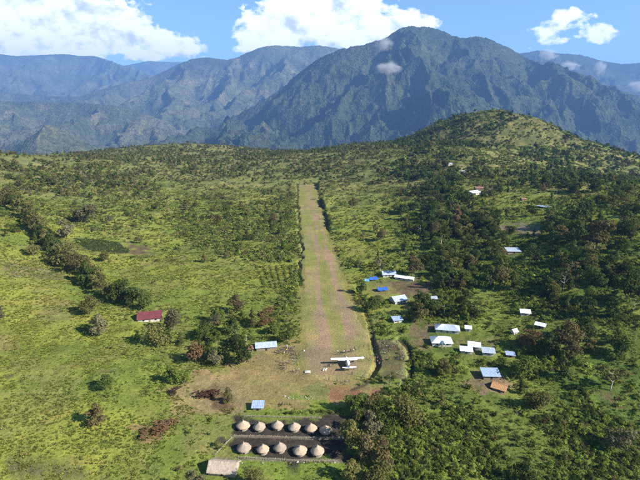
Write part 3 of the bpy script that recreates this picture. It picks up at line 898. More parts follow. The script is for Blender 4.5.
M_RED = metal_mat('maroon_roofing', (.13, .030, .034), .55, .05); M_RUST = metal_mat('rusty_roofing', (.22, .12, .085), .8, .1)
M_TARP = plain('blue_tarpaulin', (.025, .09, .46), .45, var=.25, scale=1.2); M_TARP2 = plain('pale_blue_tarpaulin', (.10, .30, .62), .5, var=.25)
M_WALLW = plain('whitewashed_boards', (.40, .385, .35), .85, var=.35); M_WALLB = plain('weathered_boards', (.20, .15, .11), .85, var=.3); M_DARKO = plain('dark_opening', (.02, .018, .016), .9)
M_THATCH = thatch_mat('thatch', (.37, .305, .24)); M_THATCHP = thatch_mat('pale_thatch', (.42, .35, .29)); M_THATCHO = thatch_mat('fresh_thatch', (.46, .27, .13)); M_STAKE = plain('split_stakes', (.26, .22, .17), .9, var=.35)
M_GLASS = plain('window_glass', (.03, .04, .05), .12, var=.1, spec=.6); M_CONC = plain('concrete', (.33, .31, .28), .9)
M_PLANE = plain('white_aircraft_paint', (.82, .83, .84), .25, var=.03, spec=.5); M_RUB = plain('tyre_rubber', (.02, .02, .02), .8); M_BLK = plain('black_paint', (.025, .025, .03), .4)
M_STRIPE = plain('blue_stripe_paint', (.05, .09, .22), .3); M_ROCK = plain('pale_rock', (.27, .25, .22), .9, var=.3); M_SACK = plain('pale_sacks', (.42, .40, .36), .8, var=.2)

# ------------------------------------------------------------------ houses
def sheet(a, b, c, d, nrip, thick=.05, rip=.05):
    """corrugated roofing between eave a-b and ridge d-c, ribs running up the slope"""
    a, b, c, d = map(Vector, (a, b, c, d)); nrm = (b - a).cross(d - a).normalized()
    m = MB(); k = nrip * 2
    T = [(i / k, rip if i % 2 else 0.0) for i in range(k + 1)]
    up = [a.lerp(b, t) + nrm * (h + thick) for t, h in T] + [d.lerp(c, t) + nrm * (h + thick) for t, h in T]
    dn = [a.lerp(b, t) + nrm * h for t, h in T] + [d.lerp(c, t) + nrm * h for t, h in T]
    q = k + 1
    m.add(up, [(i, i + 1, q + i + 1, q + i) for i in range(k)])
    m.add(dn, [(q + i, q + i + 1, i + 1, i) for i in range(k)])
    m.add([up[0], up[k], up[q + k], up[q], dn[0], dn[k], dn[q + k], dn[q]], [(0, 4, 5, 1), (1, 5, 6, 2), (2, 6, 7, 3), (3, 7, 4, 0)])
    return m
def house(name, label, cat, cx, cy, wpx, ratio, rz, style, roof_m, wall_m, wall_h=2.3, rise=1.3, group=None, windows=2, porch=False, open_sides=False, thatch=False):
    wall_h *= .78; ratio *= 1.22
    g0 = ground_at(cx, cy); dist = g0.y
    g = ground_at(cx, cy + (wall_h + rise * .5) * F / dist * .93)
    w = wpx * math.hypot(g.x, g.y) / F; l = w * ratio
    CLEAR.append((g.x, g.y, .62 * math.hypot(w, l)))
    for s in (-.3, .3):
        CLEAR.append((g.x + s * w * math.cos(R(rz)), g.y - .6 * l - 1.5, .36 * w + .8))
    vd = Vector((g.x, g.y, 0)).normalized()
    for k_ in (4.0, 8.0, 12.0):
        CLEAR.append((g.x - vd.x * (k_ + l * .4), g.y - vd.y * (k_ + l * .4), w * .34))
    t = empty(name, g, R(rz)); tag(t, label, cat, group)
    e = .35; x0, x1, y0, y1 = -w / 2, w / 2, -l / 2, l / 2
    zt = wall_h
    if open_sides:
        for (xx, yy) in ((x0 + .3, y0 + .3), (x1 - .3, y0 + .3), (x0 + .3, y1 - .3), (x1 - .3, y1 - .3), (0, y0 + .3)):
            MB().tube([(xx, yy, -.6), (xx, yy, zt)], .09, 6).build('post', M_WALLB, t)
    else:
        wm = MB(); wi = .25
        wm.box(x0 + wi, x1 - wi, y0 + wi, y1 - wi, -.8, zt)
        if style == 'gable':
            for xx in (x0 + wi, x1 - wi):
                wm.add([(xx - .04, y0 + wi, zt), (xx + .04, y0 + wi, zt), (xx + .04, y1 - wi, zt), (xx - .04, y1 - wi, zt), (xx - .04, 0, zt + rise * .93), (xx + .04, 0, zt + rise * .93)],
                       [(0, 1, 5, 4), (2, 3, 4, 5), (1, 2, 5), (3, 0, 4)])
        wall = wm.build('wall', wall_m, t)
        d = MB().box(-.45, .45, y0 + wi - .06, y0 + wi - .004, 0, min(1.85, wall_h - .08)).build('door', M_WALLB if wall_m is M_WALLW else M_DARKO, t)
        MB().box(.28, .36, y0 + wi - .11, y0 + wi - .062, .75, .85).build('handle', M_BLK, d)
        for i in range(windows):
            wx_ = (x0 + .25 * w, x1 - .25 * w)[i % 2]
            wn = MB().box(wx_ - .5, wx_ + .5, y0 + wi - .05, y0 + wi - .004, .75, 1.4).build('window', M_GLASS, t)
            fr = MB()
            for bx_ in ((wx_ - .56, wx_ - .5, .69, 1.46), (wx_ + .5, wx_ + .56, .69, 1.46), (wx_ - .5, wx_ + .5, 1.4, 1.46), (wx_ - .5, wx_ + .5, .69, .75)):
                fr.box(bx_[0], bx_[1], y0 + wi - .08, y0 + wi - .003, bx_[2], bx_[3])
            fr.build('frame', M_WALLW if wall_m is not M_WALLW else M_WALLB, wn)
    nr = max(4, int(w / .55))
    zr = zt + rise; ov = e
    drop = rise * ov / (l / 2)
    if style == 'gable':
        sheet((x0 - ov, y0 - ov, zt - drop), (x1 + ov, y0 - ov, zt - drop), (x1 + ov, -.02, zr), (x0 - ov, -.02, zr), nr).build('roof_slope', roof_m, t)
        sheet((x1 + ov, y1 + ov, zt - drop), (x0 - ov, y1 + ov, zt - drop), (x0 - ov, .02, zr), (x1 + ov, .02, zr), nr).build('roof_slope', roof_m, t)
        MB().tube([(x0 - ov, 0, zr + .07), (x1 + ov, 0, zr + .07)], .11, 6).build('ridge_cap', roof_m, t)
    elif style == 'hip':
        rx = max(.3, w / 2 - l / 2)
        A_, B_, C_, D_ = (x0 - ov, y0 - ov, zt - drop), (x1 + ov, y0 - ov, zt - drop), (x1 + ov, y1 + ov, zt - drop), (x0 - ov, y1 + ov, zt - drop)
        E_, F_ = (-rx, 0, zr), (rx, 0, zr)
        for q in ((A_, B_, F_, E_), (C_, D_, E_, F_)): sheet(*q, nr).build('roof_slope', roof_m, t)
        for q, tp in (((B_, C_), F_), ((D_, A_), E_)):
            p2 = Vector(tp) + (Vector(q[1]) - Vector(q[0])).normalized() * .05
            sheet(q[0], q[1], p2, tp, max(3, nr // 2)).build('roof_end', roof_m, t)
        MB().tube([E_, F_], .12, 6).build('ridge_cap', roof_m, t)
        if porch:
            py1 = y0 - l * .32
            sheet((-w * .06, py1, zt), (-w * .06, y0 + .8, zt + .05), (w * .04, y0 + .8, zt + rise * .62), (w * .04, py1, zt + rise * .6), 4).build('porch_roof', roof_m, t)
            sheet((w * .14, y0 + .8, zt + .05), (w * .14, py1, zt), (w * .043, py1, zt + rise * .6), (w * .043, y0 + .8, zt + rise * .62), 4).build('porch_roof', roof_m, t)
            for xx in (-w * .05, w * .13):
                MB().tube([(xx, py1 + .2, -.5), (xx, py1 + .2, zt)], .08, 6).build('post', M_WALLW, t)
    elif style == 'shed':
        sheet((x0 - ov, y0 - ov, zt - drop * .5), (x1 + ov, y0 - ov, zt - drop * .5), (x1 + ov, y1 + ov, zt + rise), (x0 - ov, y1 + ov, zt + rise), nr).build('roof_slope', roof_m, t)
        if not open_sides:
            MB().box(x0 + .26, x1 - .26, y1 - .5, y1 - .27, zt, zt + rise * .72).build('wall', wall_m, t)
    return t

def tarp(name, label, cx, cy, wpx, rz, mat):
    g = ground_at(cx, cy + 3); w = wpx * g.y / F
    CLEAR.append((g.x, g.y, w * .8))
    t = empty(name, g, R(rz)); tag(t, label, 'tarpaulin', 'tarpaulin shelters by the airstrip village')
    nx, ny = 13, 9; P_ = np.zeros((ny, nx, 3))
    for j in range(ny):
        for i in range(nx):
            u, v = i / (nx - 1) * 2 - 1, j / (ny - 1) * 2 - 1
            z = 2.5 - 1.5 * abs(v) ** 1.1 - .35 * (1 - abs(u)) * (1 - abs(v)) - .2 * math.sin(u * 5 + v * 3) * abs(v)
            P_[j, i] = (u * w / 2, v * w * .36, z)
    link('sheet', grid_mesh('sheet', P_), t, mat)
    for xx in (-w / 2 + .1, 0, w / 2 - .1):
        MB().tube([(xx, 0, -.4), (xx, 0, 2.2)], .05, 6).build('pole', M_STAKE, t)
    return t

house('house', 'maroon-roofed house with white walls standing alone among left grassland trees', 'house', 150.5, 313, 23, .62, 14, 'gable', M_RED, M_WALLW, 2.6, 2.4)
sh = house('shed', 'long pale zinc-roofed shed left of the parked airplane', 'shed', 266, 343, 22, .50, 9, 'gable', M_ZINC, M_WALLB, 2.4, 1.2, windows=0)
house('lean_to', 'dark little lean-to joined to the left end of the long zinc shed', 'shed', 251, 347, 6, .8, 9, 'shed', M_RUST, M_WALLB, 1.8, .5, windows=0)
house('shed', 'small square blue-grey roofed shed just above the rows of round huts', 'shed', 258, 403.5, 12, .68, 0, 'shed', M_ZINCB, M_WALLB, 1.9, .8, windows=0)
house('house', 'pale zinc-roofed house beside the blue tarpaulins at the strip edge', 'house', 388.5, 272, 14, .62, 4, 'gable', M_ZINC, M_WALLW, 2.5, 1.6)
tarp('tarpaulin_shelter', 'deep blue tarpaulin shelter nearest the airstrip, beside the zinc-roofed house', 373, 277, 9, 14, M_TARP)
tarp('tarpaulin_shelter', 'deep blue tarpaulin shelter in front of the zinc-roofed house', 382, 287.5, 11, 10, M_TARP)
tarp('tarpaulin_shelter', 'small pale blue tarpaulin at the left end of the shelters', 367, 279, 5, -8, M_TARP2)
house('longhouse', 'long narrow bright white roof slanting beside the brown earth yard', 'house', 404.5, 276.5, 20, .25, -24, 'gable', M_WHITE_R, M_WALLW, 2.2, 1.0, windows=2)
house('house', 'blue-grey roofed house with white gable below the brown earth yard', 'house', 398, 297, 15, .72, 22, 'gable', M_ZINC, M_WALLW, 2.6, 1.8)
house('house', 'small pale blue roof under trees at the end of the long tree shadows', 'house', 397, 318, 10, .62, 12, 'shed', M_ZINCB, M_WALLW, 2.1, .7, windows=1)
house('hut', 'tiny grey roof half hidden in the trees right of the earth yard', 'hut', 434, 297.5, 6, .7, 0, 'shed', M_ZINC, M_WALLB, 2, .6, windows=0)
house('house', 'large pale hip-roofed house, upper one of the pair by the brown yard', 'house', 447, 325.5, 24, .46, -12, 'hip', M_ZINC, M_WALLW, 2.6, 1.7)
house('house', 'hip-roofed white house with front porch gable, lower one of the pair', 'house', 441, 337.5, 21, .56, -4, 'hip', M_WHITE_R, M_WALLW, 2.6, 2.0, porch=True)
house('shed', 'tiny white shed right of the large hip-roofed house', 'shed', 468, 327, 6, .8, -15, 'shed', M_WHITE_R, M_WALLW, 2, .5, windows=0)
VG = 'low white sheds in a cluster right of the hip-roofed houses'
house('shed', 'white-roofed shed, topmost of the three sheds in a cluster', 'shed', 474, 344, 12, .55, -16, 'shed', M_WHITE_R, M_WALLW, 2.0, .7, VG, 1)
house('shed', 'white-roofed shed, left and lowest-standing of the three sheds in a cluster', 'shed', 466, 348.5, 12, .55, -12, 'shed', M_WHITE_R, M_WALLW, 1.9, .6, VG, 1)
house('shed', 'pale roofed shed, rightmost of the three sheds in a cluster', 'shed', 488, 349.8, 12, .6, -10, 'shed', M_ZINC, M_WALLW, 2.0, .7, VG, 1)
house('hut', 'small bluish roof at the hedge right of the three clustered sheds', 'hut', 510, 353, 8, .6, -12, 'shed', M_ZINCB, M_WALLB, 1.6, .4, windows=0)
house('house', 'blue-grey sheet-roofed house alone in the green thicket', 'house', 490, 371.5, 17, .6, -3, 'shed', M_ZINCB, M_WALLB, 2.2, 1.0, windows=1)
house('hut', 'half-collapsed orange-brown thatched hut below the blue-grey sheet roof', 'hut', 499.5, 384.5, 14, .7, -34, 'gable', M_THATCHO, M_WALLB, 1.2, 1.2, windows=0)
house('house', 'small white house among bushes, upper of the three right of the village', 'house', 524.5, 310, 9, .75, -10, 'gable', M_WHITE_R, M_WALLW, 2.2, 1.2, windows=1)
house('hut', 'tiny white hut tucked behind a reddish tree right of the village', 'hut', 514, 329.5, 5, .9, 20, 'gable', M_WHITE_R, M_WALLW, 2.0, 1.0, windows=0)
house('hut', 'slanting white sheet roof right of the small white house', 'hut', 540, 324, 9, .5, -35, 'shed', M_WHITE_R, M_WALLB, 1.8, .5, windows=0)
house('shed', 'lone pale zinc shed on the wooded right-hand slope', 'shed', 512.5, 249.5, 12.5, .6, -2, 'shed', M_ZINC, M_WALLB, 2.2, 1.1, windows=0)
house('house', 'bright white house high in the dark wood, beside a rusty roof', 'house', 473, 191.5, 12, .75, 32, 'gable', M_WHITE_R, M_WALLW, 2.8, 1.8, windows=1)
house('shed', 'rusty brown roof just above the bright white house in the wood', 'shed', 481, 187.5, 12, .5, 0, 'gable', M_RUST, M_WALLB, 2.2, 1.2, windows=0)
house('hut', 'tiny pale roof far up the wood at the foot of the dome hill', 'hut', 449.5, 163.5, 4.5, .8, 10, 'gable', M_ZINC, M_WALLW, 2.4, 1.2, windows=0)
house('hut', 'tiny white roof between the wood and the bright white house', 'hut', 463, 171, 3.5, .8, -10, 'gable', M_WHITE_R, M_WALLW, 2.2, 1.0, windows=0)
house('hut', 'tiny pinkish white hut on the far right slope above the bright meadow', 'hut', 520, 181, 4, .8, 12, 'gable', M_WHITE_R, M_WALLW, 2.2, 1.0, windows=0)
house('hut', 'tiny brown hut at the upper edge of the bright meadow', 'hut', 523, 198.5, 4.5, .8, 12, 'gable', M_RUST, M_WALLB, 2.0, 1.2, windows=0)

# pond on the slope
g = stand(546, 206.5, 7)
P_ = np.array([[(g.x + (1.0 * rr_) * math.cos(a_) * (8 + 1.5 * math.sin(3 * a_)), g.y + rr_ * math.sin(a_) * (7 + math.cos(2 * a_)), g.z + .45) for a_ in np.linspace(0, 2 * math.pi, 29)] for rr_ in (1.0, .6, .02)])
M_WATER = plain('pond_water', (.10, .13, .15), .06, var=.1, spec=.6)
tag(link('pond', grid_mesh('pond', P_[::-1]), None, M_WATER), kind='structure')

# ------------------------------------------------------------------ round huts
def hut_roof(name, r, rad, h):
    m = MB(); rings = []; k = 28
    for i, (f, z) in enumerate([(1.04, -.10), (1.06, .06), (.93, .42), (.72, .85), (.48, 1.25), (.25, 1.58), (.10, 1.85), (.05, 2.1)]):
        ring = []
        for j in range(k):
            a = 2 * math.pi * j / k; q = rad * f * (1 + .035 * math.sin(j * 5.1 + i) + r.normal() * .03)
            ring.append((math.cos(a) * q, math.sin(a) * q, (z + (r.normal() * .05 if i < 2 else r.normal() * .02)) * h / 1.9))
        rings.append(ring)
    m.loft(rings)
    return m.mesh(name, True)
def hut_wall(name, r, rad, h):
    m = MB(); k = 38
    for j in range(k):
        a = 2 * math.pi * j / k
        if abs((a - 4.5 + math.pi) % (2 * math.pi) - math.pi) < .17: continue
        c_, s_ = math.cos(a), math.sin(a); w_ = rad * math.pi / k * .93; t_ = .05 + .02 * r.random(); hh = h + .05 * r.normal()
        p = [(rad * c_ - s_ * w_, rad * s_ + c_ * w_), (rad * c_ + s_ * w_, rad * s_ - c_ * w_), ((rad + t_) * c_ + s_ * w_, (rad + t_) * s_ - c_ * w_), ((rad + t_) * c_ - s_ * w_, (rad + t_) * s_ + c_ * w_)]
        m.add([(*q, -.5) for q in p] + [(*q, hh) for q in p], [(0, 1, 5, 4), (1, 2, 6, 5), (2, 3, 7, 6), (3, 0, 4, 7), (4, 5, 6, 7)])
    return m.mesh(name)
rh = np.random.default_rng(8)
HUTM = []
for i in range(3):
    a_ = hut_roof('roof', rh, 2.35, 2.1); a_.materials.append(M_THATCH)
    b_ = hut_wall('wall', rh, 1.75, 1.35); b_.materials.append(M_STAKE)
    c_ = MB().box(-.27, .27, -.04, .04, -.3, 1.2).mesh('door'); c_.materials.append(M_DARKO)
    d_ = MB().tube([(0, 0, 2.0 * 1.05), (.03, .02, 2.75)], [.16, .10], 7).mesh('roof_tip'); d_.materials.append(M_STAKE)
    HUTM.append((a_, b_, c_, d_))
ORD = ['first', 'second', 'third', 'fourth', 'fifth', 'sixth', 'seventh', 'eighth', 'ninth', 'tenth', 'eleventh', 'twelfth']
ROWS = [('upper', [(243, 424), (259.5, 425), (277.5, 424), (294.5, 425.5), (311, 427), (325.5, 428.5)]), ('lower', [(244, 446.5), (263, 448), (280, 446.5), (300, 449), (317.5, 450)])]
for row, hp in ROWS:
    for i, (cx, cy) in enumerate(hp):
        g = ground_at(cx, cy + 4.2); CLEAR.append((g.x, g.y, 3.0))
        v = HUTM[int(rh.integers(3))]
        shaded = cx > 335
        lab = 'rightmost round thatched hut of the %s row, half hidden in tree shade' % row if shaded else '%s round thatched hut from the left in the %s row' % (ORD[i], row)
        t = empty('round_hut', g, rh.normal() * .4); s = .90 + .18 * rh.random(); t.scale = (s, s * (.94 + .1 * rh.random()), s * (.88 + .24 * rh.random())); t.rotation_euler.x = rh.normal() * .03; t.rotation_euler.y = rh.normal() * .03
        tag(t, lab, 'hut', 'round thatched huts in two rows')
        ro = link('roof', v[0], t); ro.location.z = 1.25
        tip = link('roof_tip', v[3], ro)
        tip.location.z = -.15
        link('wall', v[1], t)
        dd = link('door', v[2], t); dd.location = (1.74 * math.cos(4.5), 1.74 * math.sin(4.5), 0); dd.rotation_euler.z = 4.5 + math.pi / 2

# long thatched house
g = ground_at(224, 470); CLEAR.append((g.x, g.y, 6.0))
t = empty('thatched_longhouse', g, R(-5)); tag(t, 'long rectangular thatched house below the round huts', 'house')
w, l = 9.8, 6.4
MB().box(-w / 2 + .3, w / 2 - .3, -l / 2 + .4, l / 2 - .4, -.8, 1.5).build('wall', M_STAKE, t)
MB().box(-.4, .4, -l / 2 + .33, -l / 2 + .396, 0, 1.3).build('door', M_DARKO, t)
for sgn in (-1, 1):
    nx, ny = 34, 12; P_ = np.zeros((ny, nx, 3))
    for j in range(ny):
        for i in range(nx):
            u, v = i / (nx - 1), j / (ny - 1)
            sag = .12 * math.sin(u * math.pi)
            P_[j, i] = ((u - .5) * (w + .5) + rh.normal() * .05, sgn * (l / 2 + .25) * (1 - v) + rh.normal() * .04, 1.25 + 2.3 * v ** .8 - sag + rh.normal() * .05 + (rh.normal() * .06 if j == 0 else 0))
    if sgn > 0: P_ = P_[:, ::-1]
    me = grid_mesh('roof_slope', P_); o = link('roof_slope', me, t, M_THATCHP)
    so = o.modifiers.new('thickness', 'SOLIDIFY'); so.thickness = .3; so.offset = -1
for xx in (-w / 2 + .27, w / 2 - .27):
    MB().add([(xx - .05, -l / 2 + .4, 1.5), (xx + .05, -l / 2 + .4, 1.5), (xx + .05, l / 2 - .4, 1.5), (xx - .05, l / 2 - .4, 1.5), (xx - .05, 0, 3.1), (xx + .05, 0, 3.1)], [(0, 1, 5, 4), (2, 3, 4, 5), (1, 2, 5), (3, 0, 4), (0, 3, 2, 1)]).build('gable_wall', M_STAKE, t)

# ------------------------------------------------------------------ fences
def fence(label, pts, h=1.0, group='stake fences round the hut compound', pale=M_STAKE):
    W_ = [ground_at(*p) for p in pts]
    t = empty('fence', W_[0]); tag(t, label, 'fence', group)
    st = MB(); o = W_[0]; acc = 0.0
    rl = MB()
    for a_, b_ in zip(W_[:-1], W_[1:]):
        ln = (b_ - a_).length; k = int(ln / .22); prev = None
        for i in range(k):
            p = a_.lerp(b_, i / k); z = hz(p.x, p.y); p = Vector((p.x + rh.normal() * .05, p.y + rh.normal() * .05, z)) - o
            hh = h * (.75 + .4 * rh.random()); r_ = .05 + .03 * rh.random()
            st.tube([p + Vector((0, 0, -.3)), p + Vector((rh.normal() * .05, rh.normal() * .05, hh))], r_, 4)
            acc += .22
            if acc > 3.2:
                acc = 0
                MB().tube([p + Vector((0, .1, -.4)), p + Vector((0, .1, h * 1.15))], .1, 6).build('post', pale, t)
            if i % 9 == 0:
                q = p + Vector((0, -.08, h * .6))
                if prev is not None: rl.tube([prev, q], .05, 5)
                prev = q
    x = st.build('stakes', pale, t); x['kind'] = 'stuff'
    rl.build('rail', pale, t)
fence('stake fence between the two rows of round huts', [(233, 436.5), (262, 437), (290, 438.5), (318, 439), (340, 440)], .8)
fence('stake fence along the lower side of the round-hut compound', [(238, 458), (262, 459.5), (290, 461), (318, 462), (338, 462)], .8)
fence('stake fence along the upper side of the round-hut compound', [(244, 416.5), (270, 417), (300, 418), (322, 418.5)], .7)
fence('stake fence slanting down the left side of the round-hut compound', [(232, 438), (224, 446), (214, 456)], .7)

# ------------------------------------------------------------------ airplane
g = ground_at(347.6, 365.5); CLEAR.append((g.x, g.y, 12))
ap = empty('airplane', (g.x, g.y, strip_z(g.y) + .05), R(5)); tag(ap, 'white high-wing propeller airplane parked at the near end of the grass airstrip', 'airplane')
def ring(y, hw, zb, zt_, k=16, sq=2.6):
    zc, hh = (zb + zt_) / 2, (zt_ - zb) / 2; out = []
    for j in range(k):
        a = 2 * math.pi * j / k; c_, s_ = math.cos(a), math.sin(a)
        out.append((hw * math.copysign(abs(c_) ** (2 / sq), c_), y, zc + hh * math.copysign(abs(s_) ** (2 / sq), s_)))
    return out[::-1]
fus = [(5.05, .30, 1.35, 1.85), (4.9, .42, 1.18, 2.0), (4.0, .58, 1.0, 2.15), (3.1, .68, .9, 2.25), (2.6, .76, .88, 2.55), (2.0, .82, .86, 2.85), (1.2, .84, .85, 2.92), (-.8, .84, .86, 2.90), (-2.2, .78, 1.0, 2.80), (-3.6, .55, 1.35, 2.62), (-5.0, .30, 1.75, 2.45), (-6.2, .14, 2.05, 2.35)]
body = MB().loft([ring(*f) for f in fus]).build('fuselage', M_PLANE, ap, True)
def wing_mesh(span0, span1, y0, c0, c1, z0, z1, th_=.24, sweep=0.0):
    m = MB()
    prof = [(0, 0), (.06, .55), (.3, 1.0), (.65, .62), (1, .06), (1, -.06), (.6, -.28), (.2, -.34), (.05, -.25)]
    rings = []
    for s, c_, z, yy in ((span0, c0, z0, y0), (span1, c1, z1, y0 - sweep)):
        rings.append([(s, yy - q * c_, z + t_ * th_ * c_ / max(c0, c1) * .6) for q, t_ in prof])
    return m.loft(rings)
for sg in (-1, 1):
    wm = wing_mesh(sg * .0, sg * 7.9, 1.9, 2.1, 1.45, 2.98, 3.22, .36, .15)
    wo_ = wm.build('wing', M_PLANE, ap)
    MB().tube([(sg * 7.9, 1.5, 3.22), (sg * 7.9, .3, 3.22)], [.07, .03], 6).build('wing_tip', M_STRIPE, wo_)
    MB().box(min(sg * 1.2, sg * 4.6), max(sg * 1.2, sg * 4.6), -.42, -.12, 2.93, 2.96).build('flap', M_PLANE, wo_)
    MB().tube([(sg * .78, 1.1, 1.05), (sg * 3.6, 1.05, 3.02)], .075, 6).build('wing_strut', M_PLANE, ap)
    wing_mesh(sg * .0, sg * 3.25, -5.2, 1.25, .85, 2.28, 2.32, .16, .1).build('tailplane', M_PLANE, ap)
    leg = MB().tube([(sg * .6, .35, 1.0), (sg * 1.55, .2, .42)], .08, 6).build('landing_leg', M_PLANE, ap)
    MB().tube([(sg * 1.55 - .13, .2, .38), (sg * 1.55 + .13, .2, .38)], .38, 16).build('wheel', M_RUB, ap)
    for wy_ in (1.5, .75, 0.0, -.75, -1.5):
        MB().box(min(sg * .80, sg * .855), max(sg * .80, sg * .855), wy_ - .22, wy_ + .22, 2.0, 2.42).build('cabin_window', M_GLASS, body)
fin = MB()
fin.loft([[(-.06, -4.5, 2.4), (.06, -4.5, 2.4), (.04, -6.45, 2.2), (-.04, -6.45, 2.2)], [(-.04, -5.9, 4.35), (.04, -5.9, 4.35), (.03, -6.75, 4.35), (-.03, -6.75, 4.35)]])
fn = fin.build('tail_fin', M_PLANE, ap)
MB().box(-.05, .05, -6.78, -6.5, 3.3, 4.0).build('rudder_stripe', M_STRIPE, fn)
MB().loft([[(-.6, 2.86, 2.32), (.6, 2.86, 2.32), (.55, 2.2, 2.80), (-.55, 2.2, 2.80)], [(-.58, 2.95, 2.36), (.58, 2.95, 2.36), (.53, 2.26, 2.86), (-.53, 2.26, 2.86)]]).build('windscreen', M_GLASS, ap)
MB().box(-.42, .42, -2.2, 2.6, .62, .9).build('cargo_pod', M_PLANE, ap)
MB().box(.835, .875, -2.1, -1.0, 1.1, 2.3).build('cargo_door', M_PLANE, ap)
MB().tube([(0, 5.05, 1.6), (0, 5.3, 1.6), (0, 5.5, 1.6)], [.26, .2, .03], 10).build('spinner', M_BLK, ap)
for k in range(3):
    a = k * 2 * math.pi / 3 + .5; c_, s_ = math.cos(a), math.sin(a)
    MB().loft([[(c_ * r_ - s_ * w_, 5.2 + d_, 1.6 + s_ * r_ + c_ * w_) for (w_, d_) in ((-.09, -.03), (.09, .02), (.09, .05), (-.09, 0))] for r_ in (.15, .8, 1.3)]).build('propeller_blade', M_BLK, ap)
MB().tube([(0, 3.6, 1.0), (0, 3.7, .4)], .06, 6).build('landing_leg', M_PLANE, ap)
MB().tube([(-.1, 3.7, .33), (.1, 3.7, .33)], .33, 14).build('wheel', M_RUB, ap)
for sg in (-1, 1):
    MB().box(min(sg * .60, sg * .70), max(sg * .60, sg * .70), 3.2, 4.2, 1.15, 1.35).build('exhaust', M_BLK, ap)

# ------------------------------------------------------------------ people
def obj_color_mat(name, attr, rough=.85):
    m = bpy.data.materials.new(name); m.use_nodes = True
    node, put, math_, mix, ramp, noise, L = setup_nodes(m.node_tree)
    at = node('ShaderNodeAttribute', attribute_type='OBJECT', attribute_name=attr)
    tc = node('ShaderNodeTexCoord'); nz = noise(tc.outputs['Object'], 6, 3)
    b = node('ShaderNodeBsdfPrincipled'); put(b.inputs['Base Color'], mix(1.0, at.outputs['Color'], ramp(nz, [(.3, .8), (.7, 1.2)]), 'MULTIPLY')); b.inputs['Roughness'].default_value = rough
    o = node('ShaderNodeOutputMaterial'); L.new(b.outputs[0], o.inputs[0])
    return m
M_SKIN = plain('dark_skin', (.075, .042, .03), .6, var=.1); M_HAIR = plain('black_hair', (.012, .01, .009), .9); M_SHIRT = obj_color_mat('shirt_cloth', 'shirt'); M_TROUS = obj_color_mat('trouser_cloth', 'trousers')
def person_mesh(name, arml, armr, stride, lean=0.0):
    """one continuous skinned body; arml/armr = (elbow, wrist) positions"""
    V_ = []; E_ = []; Rr = []
    def v(p, r): V_.append(p); Rr.append(r); return len(V_) - 1
    def e(*i):
        for a_, b_ in zip(i[:-1], i[1:]): E_.append((a_, b_))
    pel = v((0, 0, .95), (.15, .11)); wai = v((0, .01 + lean * .3, 1.12), (.135, .10)); che = v((0, lean * .7, 1.32), (.165, .115)); nb = v((0, lean, 1.46), (.075, .07)); nk = v((0, lean + .01, 1.53), (.055, .055))
    hd = v((0, lean + .03, 1.63), (.085, .10)); ht = v((0, lean + .02, 1.73), (.06, .075)); no = v((0, lean + .135, 1.62), (.016, .02))
    e(pel, wai, che, nb, nk, hd, ht); e(hd, no)
    for sg, (el, wr) in ((-1, arml), (1, armr)):
        sh_ = v((sg * .19, lean * .9, 1.41), (.06, .06)); a1 = v((sg * el[0], el[1] + lean, el[2]), (.042, .042)); a2 = v((sg * wr[0], wr[1] + lean, wr[2]), (.028, .028))
        d = (Vector(wr) - Vector(el)).normalized(); d.x *= sg
        b_ = Vector((sg * wr[0], wr[1] + lean, wr[2]))
        a3 = v(tuple(b_ + d * .08), (.036, .02)); e(che, sh_, a1, a2, a3)
        for f in range(4):
            f1 = v(tuple(b_ + d * (.15 + .015 * (f in (1, 2))) + Vector((0, (f - 1.5) * .024, 0))), (.009, .009)); e(a3, f1)
        th1 = v(tuple(b_ + d * .09 + Vector((0, .05, 0))), (.010, .010)); e(a2, th1)
        hp_ = v((sg * .095, 0, .86), (.092, .092)); kn = v((sg * .105, sg * stride * .5 + .03, .49), (.06, .06)); an = v((sg * .11, sg * stride, .09), (.04, .04)); to = v((sg * .125, sg * stride + .15, .035), (.035, .028))
        e(pel, hp_, kn, an, to)
    me = bpy.data.meshes.new(name); me.from_pydata(V_, E_, [])
    o = bpy.data.objects.new(name, me); COL.objects.link(o)
    o.modifiers.new('skin', 'SKIN')
    for i, s in enumerate(me.skin_vertices[0].data):
        s.radius = Rr[i]; s.use_root = (i == 0)
    sub = o.modifiers.new('sub', 'SUBSURF'); sub.levels = 1; sub.render_levels = 1
    dg = bpy.context.evaluated_depsgraph_get()
    res = bpy.data.meshes.new_from_object(o.evaluated_get(dg)); res.name = name
    bpy.data.objects.remove(o)
    for mm in (M_SKIN, M_SHIRT, M_TROUS): res.materials.append(mm)
    for f in res.polygons:
        c_ = f.center; f.use_smooth = True
        f.material_index = 2 if (c_.z < .98 and c_.z > .14 and abs(c_.x) < .22) else 1 if (c_.z < 1.49 and c_.z >= .98 and abs(c_.x) < .27) else 0
    return res
def hair_mesh(name, lean):
    bm_ = bmesh.new(); bmesh.ops.create_uvsphere(bm_, u_segments=10, v_segments=7, radius=.115)
    for q in bm_.verts:
        q.co.y *= 1.1; q.co += Vector((0, lean - .02, 1.70)) + Vector((rh.normal(), rh.normal(), rh.normal())) * .006
    me = bpy.data.meshes.new(name); bm_.to_mesh(me); bm_.free(); me.materials.append(M_HAIR)
    return me
POSES = [person_mesh('body', ((.24, -.03, 1.13), (.25, .06, .90)), ((.24, -.03, 1.13), (.25, .06, .90)), .03),
         person_mesh('body', ((.23, -.14, 1.15), (.24, -.12, .92)), ((.23, .12, 1.15), (.22, .28, 1.0)), .22, .03),
         person_mesh('body', ((.25, 0, 1.14), (.12, .2, 1.18)), ((.25, 0, 1.14), (.10, .2, 1.22)), .05),
         person_mesh('body', ((.25, -.02, 1.13), (.27, .05, .9)), ((.30, .12, 1.5), (.22, .2, 1.74)), .08)]
HAIRS = [hair_mesh('hair', l_) for l_ in (0, .03, 0, 0)]
